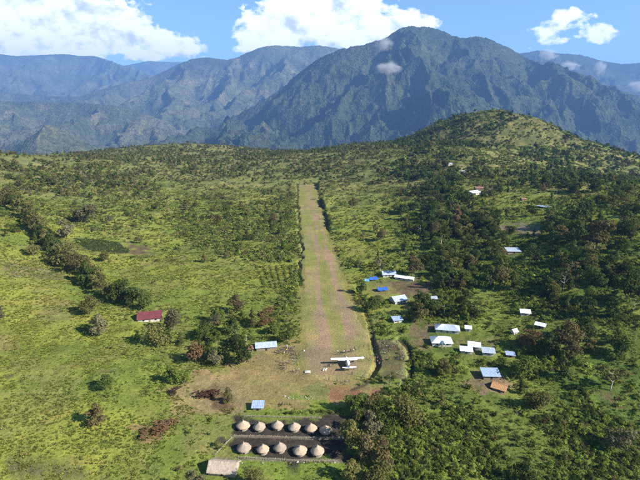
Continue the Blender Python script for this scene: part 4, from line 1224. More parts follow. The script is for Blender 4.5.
CLOTH = [('black', (.02, .02, .022)), ('navy', (.025, .035, .08)), ('dark red', (.20, .025, .025)), ('white', (.65, .65, .63)), ('grey', (.18, .18, .18)), ('brown', (.13, .08, .05)), ('blue', (.05, .13, .38)), ('pink', (.48, .20, .24)), ('yellow', (.55, .40, .06)), ('green', (.05, .16, .07))]
CW = np.array([5, 3, 2, 2.2, 2, 3, 1.5, 1.6, .6, .8]); CW /= CW.sum()
PWORD = ['standing', 'walking', 'arms folded', 'arm raised']
def person(px_, py_, where, group, face=None, xy=None):
    g = ground_at(px_, py_)
    if float(strip_dist(np.array([g.x]), np.array([g.y]))[0]) < 0: g.z = max(g.z, hz(g.x, g.y) + .05)
    k = int(rh.choice(4, p=[.5, .2, .22, .08])); c1, c2 = CLOTH[int(rh.choice(10, p=CW))], CLOTH[int(rh.choice(6, p=[.4, .25, .05, .05, .1, .15]))]
    t = link('person', POSES[k]); t.location = g
    if face is None: a = rh.random() * 6.28
    else: a = math.atan2(face.y - g.y, face.x - g.x) - math.pi / 2 + rh.normal() * .5
    t.rotation_euler.z = a; s = .86 + .16 * rh.random(); t.scale = (s * 1.05, s * 1.05, s)
    t['shirt'] = [*c1[1], 1.0]; t['trousers'] = [*c2[1], 1.0]
    tag(t, 'person in %s top, %s trousers, %s, %s' % (c1[0], c2[0], PWORD[k], where), 'person', group)
    link('hair', HAIRS[k], t)
plane_at = ap.location.copy()
SPOTS = []
def crowd(n_, cx, cy, sx_, sy_, where, group, tilt=0.0):
    for i in range(n_):
        for _ in range(30):
            dx_, dy_ = rh.normal() * sx_, rh.normal() * sy_
            if all(abs(cx + dx_ - u_) > .55 or abs(cy + dy_ + dx_ * tilt - v_) > 2.6 for u_, v_ in SPOTS): break
        SPOTS.append((cx + dx_, cy + dy_ + dx_ * tilt))
        person(cx + dx_, cy + dy_ + dx_ * tilt, where, group, plane_at)
crowd(22, 288, 351.5, 4.0, 1.6, 'beside the zinc shed', 'crowd by the long zinc shed')
crowd(14, 292, 356.5, 4.0, 2.0, 'beside the zinc shed', 'crowd by the long zinc shed', .3)
crowd(10, 281, 353, 4.0, 1.2, 'beside the zinc shed', 'crowd by the long zinc shed')
crowd(15, 286, 367, 3.2, 2.4, 'below the zinc shed', 'loose group below the zinc shed', -.2)
crowd(4, 294, 372.5, 2.2, 1.0, 'below the zinc shed', 'loose group below the zinc shed')
crowd(9, 342, 353.5, 3.5, 1.3, 'beyond the airplane', 'people beyond the airplane', -.1)
crowd(12, 353, 351.5, 5.0, 1.3, 'beyond the airplane', 'people beyond the airplane', -.35)
crowd(4, 329, 367, 2.2, 1.2, 'by the cargo sacks', 'people by the cargo')
for (a, b_) in [(362, 362), (370, 359), (352, 375), (363, 377.5), (357, 380), (349, 382.5), (345, 383.5), (337, 382), (329, 381), (326, 388), (354, 370), (361, 380), (365, 378), (297, 366.5), (299, 371), (296.5, 362)]:
    person(a, b_, 'alone near the airplane', 'people scattered round the airplane', plane_at)
crowd(30, 381, 350, 4.5, 3.2, 'in the right-hand crowd', 'big crowd right of the airstrip end', .1)
crowd(26, 391, 347, 4.5, 2.6, 'in the right-hand crowd', 'big crowd right of the airstrip end', .3)
crowd(18, 379, 360.5, 2.6, 3.0, 'in the right-hand crowd', 'big crowd right of the airstrip end')
crowd(14, 402, 357, 1.6, 4.0, 'in the right-hand crowd', 'big crowd right of the airstrip end')
crowd(8, 398, 378, 3.2, 3.0, 'on path below crowd', 'people on path below crowd')

# cargo, marker and rocks
for i, (a, b_) in enumerate([(324, 369.5), (325.3, 370.4), (326.4, 369.2), (323.4, 370.8)]):
    g = ground_at(a, b_); m = MB(); s = .55 + .2 * rh.random()
    m.loft([[(math.cos(q) * s * f, math.sin(q) * s * .7 * f, z * s) for q in np.linspace(0, 2 * math.pi, 9)[:-1]] for f, z in ((.8, -.05), (1, .2), (1.02, .55), (.8, .85), (.35, .95))])
    o = m.build('cargo_sack', M_SACK, None, True); o.location = g + Vector((0, 0, .05)); o.rotation_euler.z = rh.random() * 6
    tag(o, 'pale cargo sack in the small pile left of the airplane', 'sack', 'cargo sacks left of the airplane')
g = ground_at(307.3, 372.3)
m = MB(); P_ = np.array([[((i / 8 - .5) * 2.6 + .2 * math.sin(j), (j / 8 - .5) * 2.0, .25 + .22 * rh.random() + .35 * math.exp(-((i - 4) ** 2 + (j - 4) ** 2) / 8)) for i in range(9)] for j in range(9)])
o = link('cargo_sheet', grid_mesh('cargo_sheet', P_), None, M_SACK); o.location = g; tag(o, 'crumpled white sheet over cargo at the left rim of the turning circle', 'sheet')
md = o.modifiers.new('thickness', 'SOLIDIFY'); md.thickness = .25; md.offset = -1
g = ground_at(287.3, 350.5)
t = empty('marker_post', g); tag(t, 'thin white marker post standing in the crowd by the zinc shed', 'post')
MB().tube([(0, 0, -.4), (0, 0, 3.2)], .09, 8).build('pole', M_WALLW, t); MB().box(-.35, .35, -.05, .05, 2.3, 3.1).build('board', M_WALLW, t)
g = ground_at(304, 350.8)
t = empty('marker_cone', g); tag(t, 'small white strip marker at the left edge of the airstrip', 'marker')
MB().tube([(0, 0, 0), (0, 0, .75)], [.45, .1], 10).build('cone', M_WALLW, t); MB().box(-.5, .5, -.5, .5, -.05, .06).build('base', M_WALLW, t)
for i in range(34):
    g = ground_at(284 + 26 * rh.random() + rh.normal(), 399.5 - 3.5 * rh.random()) if i < 24 else ground_at(233 + 105 * rh.random(), 463 + rh.normal() * .5)
    bm_ = bmesh.new(); bmesh.ops.create_icosphere(bm_, subdivisions=1, radius=.18 + .38 * rh.random() ** 3)
    for q in bm_.verts: q.co = Vector((q.co.x * 1.3, q.co.y, q.co.z * .7)) * (1 + rh.normal() * .13)
    me = bpy.data.meshes.new('rock'); bm_.to_mesh(me); bm_.free()
    o = link('rock', me, None, M_ROCK); o.location = g + Vector((0, 0, .08)); o.rotation_euler.z = rh.random() * 6
    tag(o, 'pale rock in the rubble line above the round huts' if i < 24 else 'pale stone beside the lower fence of the round huts', 'rock', 'rubble above the huts' if i < 24 else 'stones by the lower hut fence')

# garden plots: planted rows
GARDENS = [('garden_rows', 'neat dark rows of crops in the garden right of the hedge row', [(74, 239), (120, 243)], [(90, 251), (132, 253)], 12, (.06, .085, .03)),
           ('garden_rows', 'slanting garden rows beside the left edge of the airstrip', [(256, 266), (266, 288)], [(290, 266), (294, 290)], 6, (.12, .155, .035)),
           ('garden_rows', 'steep garden rows on the slope below the lone zinc shed', [(500, 264), (516, 284)], [(548, 262), (556, 282)], 9, (.085, .12, .03))]
GARD = []
for nm, lab, (a0, a1), (b0, b1), nrow_, tn in GARDENS:
    P0, P1, P2, P3 = ground_at(*a0), ground_at(*a1), ground_at(*b0), ground_at(*b1)
    gp = []
    for i in range(nrow_):
        f = i / (nrow_ - 1); s_, e_ = P0.lerp(P2, f), P1.lerp(P3, f); ln = (e_ - s_).length
        for k in range(int(ln / .8)):
            p = s_.lerp(e_, k * .8 / ln); 
            if rh.random() < (.12 if 'hedge' in lab else .42): continue
            gp.append((p.x + rh.normal() * .15, p.y + rh.normal() * .15, 0))
    gp = np.array(gp); gp[:, 2] = H(gp[:, 0], gp[:, 1])
    GARD.append((nm, lab, gp, tn))
    cx_, cy_ = gp[:, 0].mean(), gp[:, 1].mean()
    for q in gp[::14]: CLEAR.append((q[0], q[1], 2.2))

# brush heaps and banana plants
for (a, b_, s, tn, lab) in [(209, 396, 4.2, (.075, .04, .028), 'dark reddish brown brush heap with painted tree shade, left of the small shed'),  # first heap: dead brush, its dark tint also painting a tree's shadow
                            (172, 392, 2.6, (.06, .045, .035), 'low grey-brown brush heap at the left end of the cleared plot'),
                            (148, 433, 4.0, (.13, .075, .045), 'flattened rusty dead fern heap in the lower left grass'),
                            (168, 425, 3.4, (.14, .085, .05), 'rusty dead fern heap nearer to the garden left of the huts')]:
    g = ground_at(a, b_); o = link('brush_heap', SHRUB[int(rh.integers(5))]); o.location = g; o.scale = (s, s * .8, s * .32); o['tint'] = [*tn, 1.0]
    tag(o, lab, 'brush heap')
def stem_mesh():
    m = MB(); m.tube([(0, 0, -.3), (.05, 0, 1.2)], [.14, .09], 6); me = m.mesh('stem'); me.materials.append(M_BARK); return me
STEM = stem_mesh()
for i, (a, b_) in enumerate([(378, 316), (381.5, 319), (385, 315.5), (376, 321.5), (387, 320)]):
    g = ground_at(a, b_); t = empty('banana_plant', g, rh.random() * 6); t.scale = (1.5,) * 3
    lf = link('leaves', ROSETTE[i % 3], t); lf.location.z = 1.0; lf['tint'] = [.075, .13, .03, 1]
    link('stem', STEM, t)
    tag(t, ['banana plant, upper left of the clump by the airstrip village', 'banana plant in the middle of the clump by the airstrip village', 'banana plant, top right of the clump by the airstrip village', 'banana plant, lowest left of the clump by the airstrip village', 'banana plant, lower right of the clump by the airstrip village'][i], 'banana plant', 'banana plants by the airstrip village')

# ------------------------------------------------------------------ trees one can point to (crown centre and width in the photo)
HT = []
hedge_line = [(139, 300), (126, 295), (112, 290), (98, 281), (86, 273), (74, 263), (62, 254), (52, 244), (43, 234), (35, 223), (28, 213), (20, 204), (8, 197)]
NUM = ['first', 'second', 'third', 'fourth', 'fifth', 'sixth', 'seventh', 'eighth', 'ninth', 'tenth', 'eleventh', 'twelfth', 'thirteenth', 'fourteenth', 'fifteenth', 'sixteenth', 'seventeenth', 'eighteenth', 'nineteenth', 'twentieth',
       'twenty-first', 'twenty-second', 'twenty-third', 'twenty-fourth', 'twenty-fifth']
for i in range(25):
    f = i / 24 * 12; j = min(11, int(f)); f -= j
    a = hedge_line[j][0] + (hedge_line[j + 1][0] - hedge_line[j][0]) * f + rh.normal() * 1.2; b_ = hedge_line[j][1] + (hedge_line[j + 1][1] - hedge_line[j][1]) * f + rh.normal() * .8
    HT.append((a, b_, (16 - 5 * i / 24) * (.92 + .25 * rh.random()), 'broad' if i % 3 == 1 else 'round', ['dark', 'olive', 'dark', 'deep', 'brown', 'deep', 'olive'][int(rh.integers(7))], '%s tree up the slanting hedge row, counted from the maroon-roofed house' % NUM[i], 'trees of the slanting hedge row'))
HT += [(88, 214, 17, 'broad', 'grey', 'broad greyish round tree right of the upper hedge row'), (67, 231, 14, 'round', 'grey', 'pale grey bushy tree beside the middle of the hedge row'),
       (34, 250, 11, 'round', 'olive', 'small olive tree alone left of the hedge row'), (105, 257, 9, 'round', 'olive', 'small tree alone below the dark soil garden plot'),
       (90, 306, 15, 'round', 'olive', 'olive tree left of the hedge foot, above a grey-brown one'), (100, 326, 17, 'round', 'grey', 'grey-brown tree alone in the grass left of the red-roofed house'),
       (157, 333, 19, 'broad', 'olive', 'olive spreading tree just below the red-roofed house'), (173, 320, 18, 'round', 'grey', 'grey-brown tree right of the red-roofed house'),
       (196, 352, 18, 'round', 'red', 'reddish brown tree above the bright green bush'), (237, 304, 16, 'round', 'brown', 'brown tree high between red-roofed house and airstrip'),
       (266, 318, 16, 'round', 'red', 'reddish tree directly above the long zinc shed'), (232, 325, 16, 'round', 'dark', 'dark green tree left of the reddish tree above the shed'),
       (204, 331, 15, 'broad', 'dark', 'low dark spreading tree midway between red-roofed house and shed'), (239, 350, 22, 'round', 'deep', 'tall dark green tree left of the long zinc shed'),
       (228, 395, 14, 'tall', 'olive', 'slender olive tree on the cleared plot left of the small shed'), (183, 376, 14, 'broad', 'fresh', 'bright green leafy bush tree at the left of the cleared plot'),
       (215, 336, 12, 'round', 'mid', 'mid green tree between the dark spreading one and tall dark one'),
       (351, 432, 26, 'round', 'olive', 'olive leaning tree at the right end of the hut rows'), (371, 424, 24, 'round', 'grey', 'tall greyish olive tree, topmost of the big clump right of the huts'),
       (365, 446, 26, 'round', 'brown', 'big rusty brown tree in the clump right of the huts'), (384, 452, 26, 'round', 'brown', 'big rusty tree, rightmost of the clump right of the huts'),
       (352, 468, 22, 'round', 'olive', 'olive tree at the bottom edge below the rusty clump'), (377, 472, 26, 'broad', 'olive', 'spreading olive tree at the bottom edge right of the huts'),
       (390, 378, 12, 'sparse', 'mid', 'small pale-trunked tree below the big crowd'), (372, 304, 13, 'round', 'dark', 'dark rounded tree between airstrip and blue tarpaulins'),
       (361, 287, 12, 'round', 'dark', 'dark tree at the right airstrip edge left of the tarpaulins'), (380, 264, 12, 'sparse', 'grey', 'thin greyish tree above the blue tarpaulins'),
       (416, 308, 13, 'round', 'deep', 'dark tree right of the white-gabled village house'), (420, 313, 16, 'round', 'olive', 'olive tree above the large hip-roofed house'),
       (412, 266, 17, 'round', 'brown', 'brown-topped tree above the long white roof'), (381, 235, 10, 'round', 'brown', 'brown tree alone in the meadow right of the airstrip'),
       (353, 203, 8, 'round', 'brown', 'small brown tree in the upper meadow right of the airstrip'), (273, 218, 8, 'round', 'brown', 'small brown tree left of the upper airstrip'),
       (450, 204, 26, 'tall', 'dark', 'tall dark tree standing below the bright white house'), (457, 217, 14, 'tall', 'red', 'reddish slender tree below the bright white house'),
       (580, 212, 18, 'broad', 'dark', 'dark round tree alone on the right slope level with the pond'), (614, 197, 10, 'round', 'dark', 'dark small round tree near the right skyline slope'),
       (592, 186, 12, 'broad', 'dark', 'dark spreading tree on the upper right slope'), (572, 235, 18, 'round', 'deep', 'blackish tree right of the bare brown clearing'),
       (596, 238, 20, 'round', 'brown', 'brownish dark tree on the right slope below the spreading one'), (625, 226, 16, 'round', 'dark', 'dark tree near the right edge above the wood'),
       (592, 255, 18, 'sparse', 'olive', 'bare-limbed pale-trunked tree in the right wood'), (529, 339, 15, 'round', 'red', 'reddish brown tree between the tiny white hut and slanting white roof'),
       (566, 336, 22, 'round', 'brown', 'large brownish tree in the wood right of the slanting white roof'), (561, 367, 20, 'tall', 'dark', 'tall dark narrow tree alone at the wood edge'),
       (535, 399, 19, 'broad', 'olive', 'yellowish olive spreading tree right of the orange-brown hut'), (610, 379, 20, 'sparse', 'olive', 'thin olive tree with pale limbs above the red earth patch'),
       (617, 437, 20, 'broad', 'grey', 'greyish spreading bush tree near the lower right corner'), (584, 330, 18, 'round', 'deep', 'blackish tree right of the large brownish tree'), (548, 345, 18, 'round', 'deep', 'blackish tree left of the tall dark narrow tree'),
       (630, 290, 22, 'round', 'deep', 'big blackish tree at the right edge of the picture')]
HAND_TREES = []
for it in HT:
    a, b_, d, kd, tn, lab = it[:6]; gr = it[6] if len(it) > 6 else 'trees standing apart around the settlement'
    g = ground_at(a, b_ + d * .55)
    dist = math.hypot(g.x, g.y)
    d *= 1.18
    h = d * dist / F * {'round': 1.12, 'broad': .9, 'tall': 1.25, 'sparse': 1.1}[kd]
    CLEAR.append((g.x, g.y, h * .25))
    HAND_TREES.append((a, b_ + d * .48, h, kd, tn, 1.0, lab, gr))

for nm, lab, gp, tn in GARD:
    k_ = len(gp); sc3 = .55 + .35 * rng.random((k_, 1)) * np.ones((1, 3))
    scatter_stuff(nm, LOWSHRUB, gp, rng.random(k_) * 6.28, sc3, rng.integers(0, 5, k_), np.array(tn) * (.8 + .4 * rng.random((k_, 1))), lab, 'garden')
# ------------------------------------------------------------------ vegetation densities
WOODS = [([(392, 158), (440, 150), (480, 160), (500, 176), (486, 205), (492, 235), (480, 268), (452, 300), (436, 282), (405, 262), (398, 244), (418, 226), (420, 206), (396, 190)], .62),
         ([(470, 238), (520, 234), (560, 222), (600, 218), (640, 210), (640, 312), (600, 330), (560, 318), (520, 300), (478, 290), (460, 300)], .34),
         ([(505, 318), (560, 312), (604, 330), (640, 350), (640, 372), (580, 374), (540, 356), (512, 344)], .75),
         ([(410, 296), (440, 300), (436, 322), (412, 322)], .8), ([(355, 405), (395, 410), (392, 480), (338, 480), (346, 440)], .9),
         ([(155, 330), (240, 318), (250, 360), (190, 365)], .18), ([(170, 205), (290, 205), (296, 250), (200, 245)], .22),
         ([(0, 158), (100, 175), (170, 190), (150, 205), (60, 198), (0, 185)], .35),
         ([(60, 150), (300, 145), (420, 140), (400, 182), (330, 180), (300, 178), (180, 180), (90, 172)], .36),
         ([(405, 140), (440, 124), (500, 114), (508, 132), (470, 150), (410, 152)], .9), ([(540, 130), (640, 150), (640, 205), (510, 180)], .4),
         ([(640, 380), (560, 372), (520, 400), (640, 440)], .12), ([(355, 262), (385, 262), (372, 318), (358, 300)], .35)]
OPEN = [[(40, 255), (140, 262), (150, 300), (125, 312), (0, 400), (0, 280)], [(320, 190), (400, 195), (398, 262), (350, 262)], [(498, 190), (548, 188), (550, 232), (500, 234)],
        [(160, 380), (240, 362), (380, 384), (384, 408), (200, 415)], [(365, 335), (412, 335), (414, 388), (372, 388)], [(405, 320), (452, 330), (500, 342), (520, 358), (460, 360), (410, 350)],
        [(215, 415), (348, 414), (352, 464), (300, 480), (205, 480)], [(385, 278), (432, 280), (436, 300), (384, 302)], [(0, 400), (180, 400), (200, 480), (0, 480)]]
BUSHY = [([(412, 345), (470, 352), (520, 358), (640, 380), (640, 480), (392, 480), (392, 400), (404, 385)], 1.0), ([(170, 415), (228, 412), (226, 440), (206, 478), (160, 478), (150, 440)], .8),
         ([(170, 192), (296, 198), (298, 262), (230, 262), (180, 240)], .6), ([(150, 322), (250, 300), (300, 320), (250, 350), (225, 370), (150, 355)], .42), ([(240, 262), (300, 262), (300, 320), (250, 318)], .45),
         ([(420, 215), (640, 200), (640, 400), (520, 350), (440, 318)], .75), ([(60, 150), (420, 140), (420, 182), (90, 190)], .42), ([(330, 180), (420, 180), (410, 262), (350, 262)], .5), ([(430, 112), (500, 108), (640, 145), (640, 215), (400, 190), (400, 135)], .75),
         ([(0, 158), (160, 190), (160, 235), (60, 230), (0, 200)], .5)]
def dens_tree(px, py, x, y):
    d = np.full(px.shape, .035)
    px = px + (fbm(x, y, 45, 3, 171) - .5) * 60; py = py + (fbm(x, y, 45, 3, 177) - .5) * 26
    for poly, v in WOODS: d = np.maximum(d, np.where(inpoly(px, py, poly), v, 0))
    for poly in OPEN: d = np.where(inpoly(px, py, poly), np.minimum(d, .012), d)
    return d * sstep(.34, .58, fbm(x, y, 38, 4, 111)) * 1.5
def dens_shrub(px, py, x, y):
    px0, py0 = px, py
    px = px + (fbm(x, y, 40, 3, 181) - .5) * 60; py = py + (fbm(x, y, 40, 3, 187) - .5) * 26
    d = np.where(px > 340, .35, .07)
    for poly, v in BUSHY: d = np.maximum(d, np.where(inpoly(px, py, poly), v, 0))
    d = d * (.12 + 1.35 * sstep(.38, .60, fbm(x, y, 26, 4, 121)))
    px, py = px0, py0
    for poly in OPEN: d = np.where(inpoly(px, py, poly), d * .22, d)
    lawn = (px < 300 - (py - 250) * .45) & (py > 262)
    return np.where(lawn, d * .07, d)
def blocked(x, y, extra=0.0):
    k = strip_dist(x, y) < 2.0 + extra
    for (cx_, cy_, r_) in CLEAR:
        k |= (x - cx_) ** 2 + (y - cy_) ** 2 < (r_ + extra) ** 2
    return k
BARE_P = [p for p, cc, st in PATCH if st >= .8 and max(cc) < .2 and cc[1] < cc[0] * .9]
def cand(z0, z1, lam):
    nn = int(lam * .5 * 1.9 * (z1 * z1 - z0 * z0))
    z = np.sqrt(rng.random(nn) * (z1 * z1 - z0 * z0) + z0 * z0)
    x = (rng.random(nn) - .5) * 1.9 * z
    h = H(x, z)
    p, q = project(x, z, h)
    return x, z, h, p, q
def in_view(p, q, m=60):
    return (p > -m) & (p < 640 + m) & (q < 480 + m)

# ---- trees
tx, ty, tz, th, tk, tt = [], [], [], [], [], []
for z0, z1, lam in [(120, 450, .026), (450, 900, .018), (900, 1900, .011)]:
    x, y, h, p, q = cand(z0, z1, lam)
    k = (rng.random(len(x)) < dens_tree(p, q, x, y)) & ~blocked(x, y, 3.0) & in_view(p, q)
    for poly in BARE_P: k &= ~inpoly(p, q, poly)
    x, y, h, p, q = x[k], y[k], h[k], p[k], q[k]
    hn = fbm(x, y, 60, 3, 131)
    for i in range(len(x)):
        u = rng.random(); woods = p[i] > 395
        kind = 'round' if u < .52 else 'tall' if u < .78 else 'sparse' if u < .9 else 'broad'
        v = rng.random()
        tnt = ('deep' if v < .22 else 'dark' if v < .56 else 'mid' if v < .82 else 'olive' if v < .95 else 'brown') if woods else \
              ('dark' if v < .24 else 'mid' if v < .54 else 'olive' if v < .82 else 'brown' if v < .88 else 'grey')
        tx.append(x[i]); ty.append(y[i]); tz.append(h[i]); tk.append(kind); tt.append(tnt)
        th.append((5.0 + 5.5 * rng.random() + 2.5 * (hn[i] - .4)) * (1.1 if woods else .85))
tx, ty, tz, th = map(np.array, (tx, ty, tz, th))
app = th / np.hypot(tx, ty) * ((project(tx, ty, tz)[0] > 0) & (project(tx, ty, tz)[0] < 640) & (project(tx, ty, tz)[1] < 490))
order = np.argsort(-app)
N_IND = 300 - len(HAND_TREES)
WORDS = {'deep': 'blackish green', 'dark': 'dark green', 'mid': 'mid green', 'olive': 'olive green', 'brown': 'brownish', 'grey': 'greyish', 'red': 'reddish brown', 'bright': 'bright green', 'fresh': 'fresh green'}
KWORD = {'round': 'rounded', 'tall': 'slender', 'sparse': 'thin-leaved', 'broad': 'spreading'}
LM = [(150, 314, 'maroon-roofed house'), (265, 345, 'long zinc shed'), (258, 405, 'small square shed'), (285, 436, 'round huts'), (224, 466, 'long thatched house'), (347, 362, 'parked airplane'),
      (378, 281, 'blue tarpaulins'), (404, 277, 'long white roof'), (398, 299, 'white-gabled village house'), (397, 319, 'small pale blue roof'), (446, 331, 'pair of hip-roofed houses'), (476, 347, 'three clustered sheds'),
      (490, 373, 'lone blue-grey roof'), (500, 387, 'orange-brown hut'), (524, 311, 'small white house'), (540, 325, 'slanting white roof'), (512, 251, 'lone slope shed'), (473, 193, 'bright white house'),
      (522, 229, 'bare brown clearing'), (546, 206, 'slope pond'), (522, 200, 'bright meadow'), (470, 116, 'dome hill summit'), (308, 186, 'far airstrip end'), (300, 240, 'upper airstrip'), (318, 290, 'middle airstrip'),
      (40, 232, 'upper hedge row'), (85, 272, 'middle hedge row'), (125, 296, 'hedge row foot'), (130, 250, 'dark garden plot'), (205, 395, 'cleared brown plot'), (150, 432, 'rusty fern heap'), (370, 445, 'rusty tree clump'),
      (390, 358, 'big crowd'), (605, 398, 'red earth patch'), (349, 396, 'red soil patch'), (20, 270, 'left soil streaks'), (40, 474, 'lower left dark soil'), (580, 212, 'round slope tree'), (566, 338, 'large brownish tree'),
      (561, 368, 'tall dark narrow tree'), (524, 396, 'yellowish spreading tree'), (617, 438, 'greyish corner bush'), (451, 206, 'tall dark wood tree'), (636, 470, 'lower right corner'), (450, 470, 'bottom edge right of huts'), (635, 330, 'right picture edge')]
def zone(p, q, look):
    dd = [math.hypot(p - a, (q - b) * 1.6) for a, b, _ in LM]; j = int(np.argmin(dd)); a, b, nm = LM[j]
    dx_, dy_ = p - a, (q - b) * 1.6
    ang = (math.degrees(math.atan2(-dy_, dx_)) + 360) % 360
    rel = ['right of', 'above and right of', 'above', 'above and left of', 'left of', 'below and left of', 'below', 'below and right of'][int((ang + 22.5) // 45) % 8]
    far_ = 'close ' if dd[j] < 16 else 'a little ' if dd[j] < 34 else 'well '
    s_ = '%s %s%s the %s' % (look, far_, rel, nm)
    return s_, 'alike: ' + s_
def make_tree(x, y, z, h, kind, tint, label, group, variant=None, width=1.0):
    vs = TREES[kind]; v = vs[(variant if variant is not None else rng.integers(99)) % len(vs)]
    t = empty('tree', (x, y, z), rng.random() * 6.28)
    s = h / 8.0; t.scale = (s * width, s * width, s)
    cr = link('crown', v[0], t); cr['tint'] = [*TINT[tint], 1.0] if isinstance(tint, str) else [*tint, 1.0]
    link('trunk', v[1], t)
    return tag(t, label, 'tree', group)
for (p, q, h, kind, tint, w, label, group) in HAND_TREES:
    g = ground_at(p, q)
    make_tree(g.x, g.y, g.z, h, kind, tint, label, group, width=w)
for i in order[:N_IND]:
    p, q = project(tx[i], ty[i], tz[i])
    lb_, gr = zone(p, q, '%s %s tree' % (KWORD[tk[i]], WORDS[tt[i]]))
    make_tree(tx[i], ty[i], tz[i], th[i], tk[i], tt[i], lb_, 'trees of the woods and slopes')
rest = order[N_IND:]
near = rest[np.hypot(tx[rest], ty[rest]) < 620]; far = rest[np.hypot(tx[rest], ty[rest]) >= 620]
allp = [m for k_ in ('round', 'tall', 'sparse', 'broad') for m, _ in TREES[k_]]
base_i = {'round': 0, 'tall': 4, 'sparse': 7, 'broad': 10}; cnt = {'round': 4, 'tall': 3, 'sparse': 3, 'broad': 3}
def tnt_arr(names, jitter=.25):
    a = np.array([TINT[t] for t in names])
    return a * (1 + jitter * (rng.random((len(a), 1)) * 2 - 1)) * (1 + .12 * (rng.random((len(a), 3)) * 2 - 1))
if len(near):
    scatter_stuff('scattered_trees', allp, np.stack([tx, ty, tz], -1)[near], rng.random(len(near)) * 6.28, np.repeat((th[near] / 8)[:, None], 3, 1),
                  [base_i[tk[i]] + int(rng.integers(cnt[tk[i]])) for i in near], tnt_arr([tt[i] for i in near]), 'smaller trees filling the woods around the village', 'trees')
s3 = (th[far] / 8)[:, None] * (1 + .35 * (rng.random((len(far), 3)) * 2 - 1))
scatter_stuff('distant_trees', FARTREE, np.stack([tx, ty, tz], -1)[far], rng.random(len(far)) * 6.28, s3, rng.integers(0, 5, len(far)),
              tnt_arr([tt[i] for i in far]), 'distant trees scattered over the far slopes and ridge', 'trees')
print('trees', len(tx), 'near rest', len(near), 'far', len(far))

# ---- shrubs
pts, scl, idx, tin, apz = [], [], [], [], []
for z0, z1, lam, sz in [(115, 300, .62, (.5, 1.15)), (300, 520, .22, (.6, 1.35)), (520, 950, .075, (.8, 1.8)), (950, 1850, .034, (1.1, 2.5))]:
    x, y, h, p, q = cand(z0, z1, lam)
    k = (rng.random(len(x)) < dens_shrub(p, q, x, y)) & ~blocked(x, y, .5) & in_view(p, q)
    for poly in BARE_P: k &= ~inpoly(p, q, poly) | (rng.random(len(x)) < .06)
    x, y, h, p, q = x[k], y[k], h[k], p[k], q[k]
    s = sz[0] + (sz[1] - sz[0]) * rng.random(len(x)) ** 1.5
    right_ = p > 380
    v = rng.random(len(x)); patch = fbm(x, y, 18, 3, 141)
    nm = np.where(right_, np.where(v < .20, 'dark', np.where(v < .46, 'mid', np.where((patch > .45) | (v > .85), 'fresh', 'mid'))), np.where(v < .06, 'dark', np.where(v < .26, 'mid', np.where(v < .42, 'olive', np.where(v < .5, 'grey', 'bright')))))
    nm = np.where((rng.random(len(x)) < .03), 'brown', nm)
    nm = np.where((p < 300 - (q - 250) * .45) & (q > 262) & np.isin(nm, ['dark', 'brown', 'mid', 'grey']), 'bright', nm)
    nm = np.where((q < 200) & np.isin(nm, ['bright', 'dark', 'mid']) & (rng.random(len(x)) < .6), np.where(rng.random(len(x)) < .6, 'olive', 'grey'), nm)
    pts.append(np.stack([x, y, h], -1)); tin += list(nm)
    scl.append(np.stack([s * (.8 + .4 * rng.random(len(x))), s * (.8 + .4 * rng.random(len(x))), s * (.8 + .7 * rng.random(len(x)))], -1))
pts = np.concatenate(pts); scl = np.concatenate(scl); tin = np.array(tin)
p, q = project(*pts.T)
inside = (p > 0) & (p < 640) & (q < 485) & ~np.isin(tin, ['none'])
apz = scl[:, 0] / np.hypot(pts[:, 0], pts[:, 1]) * inside
order = np.argsort(-apz)
for i in order[:300]:
    o = link('shrub', SHRUB[int(rng.integers(5))])
    o.location = pts[i]; o.rotation_euler = (0, 0, rng.random() * 6.28); o.scale = scl[i]
    o['tint'] = [*TINT[tin[i]], 1.0]
    sz_ = 'wide' if scl[i, 0] > 1.12 * scl[i, 1] else 'tall' if scl[i, 2] > scl[i, 0] else 'low'
    lb_, gr = zone(p[i], q[i], '%s %s shrub' % (sz_, WORDS[tin[i]]))
    tag(o, lb_, 'shrub', 'leafy shrubs on the near slopes')
rs = order[300:]
dist = np.hypot(pts[rs, 0], pts[rs, 1])
nr = rs[dist < 300]; fr = rs[dist >= 300]
ros = rng.random(len(nr)) < .30
pick = np.where(ros, 5 + rng.integers(0, 3, len(nr)), rng.integers(0, 5, len(nr)))
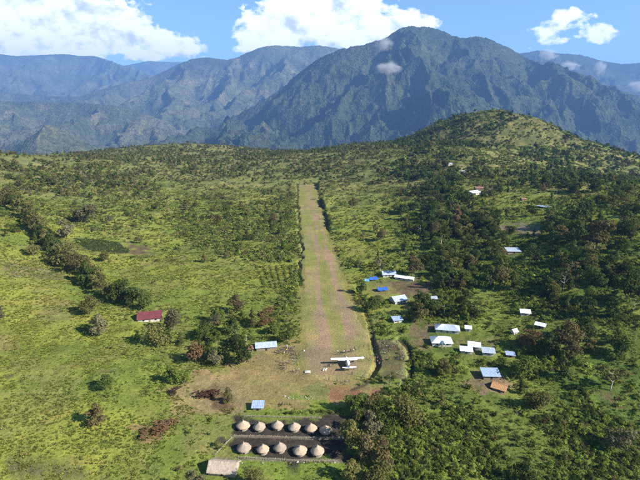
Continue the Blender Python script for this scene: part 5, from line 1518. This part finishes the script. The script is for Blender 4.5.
scatter_stuff('undergrowth', SHRUB + ROSETTE, pts[nr], rng.random(len(nr)) * 6.28, scl[nr] * np.where(ros, 1.1, 1.0)[:, None], pick, tnt_arr(tin[nr], .3),
              'mixed green ferns and leafy undergrowth covering the near slopes', 'undergrowth')
scatter_stuff('scrub', LOWSHRUB, pts[fr], rng.random(len(fr)) * 6.28, scl[fr], rng.integers(0, 5, len(fr)), tnt_arr(tin[fr], .3),
              'low scrub dotted over the far grassland and slopes', 'scrub')
print('shrubs', len(pts), len(nr), len(fr))

# ---- grass tussocks
pts, scl, tin = [], [], []
for z0, z1, lam, s0 in [(115, 240, 1.2, .80), (240, 420, .5, 1.15), (420, 760, .14, 2.0)]:
    x, y, h, p, q = cand(z0, z1, lam)
    nz_ = fbm(x, y, 10, 4, 151)
    dn = np.where(p < 345, .9, .55) * (.15 + sstep(.36, .6, nz_))
    for poly in OPEN[3:8]: dn = np.where(inpoly(p, q, poly), dn * .18, dn)
    for poly in BARE_P: dn = np.where(inpoly(p, q, poly), dn * .05, dn)
    k = (rng.random(len(x)) < dn) & ~blocked(x, y, -.3) & in_view(p, q, 30)
    x, y, h, p, q = x[k], y[k], h[k], p[k], q[k]
    m1 = fbm(x, y, 40, 4, 61)[:, None]; v = rng.random((len(x), 1))
    t_ = lerp(np.array([.122, .155, .035]), np.array([.172, .188, .042]), sstep(.36, .6, m1))
    t_ = np.where(v < .12, np.array([.24, .205, .085]), np.where(v < .15, np.array([.10, .13, .03]), t_ * 1.1))
    pts.append(np.stack([x, y, h], -1)); tin.append(t_ * (.88 + .3 * rng.random((len(x), 1))))
    s = s0 * (.6 + .8 * rng.random(len(x)))
    scl.append(np.stack([s, s, s * (.35 + .4 * rng.random(len(x)))], -1))
pts = np.concatenate(pts); scl = np.concatenate(scl); tin = np.concatenate(tin)
scatter_stuff('grass_tussocks', TUFT, pts, rng.random(len(pts)) * 6.28, scl, rng.integers(0, 5, len(pts)), tin, 'coarse yellow-green grass tussocks across the slopes', 'grass')
print('tufts', len(pts))
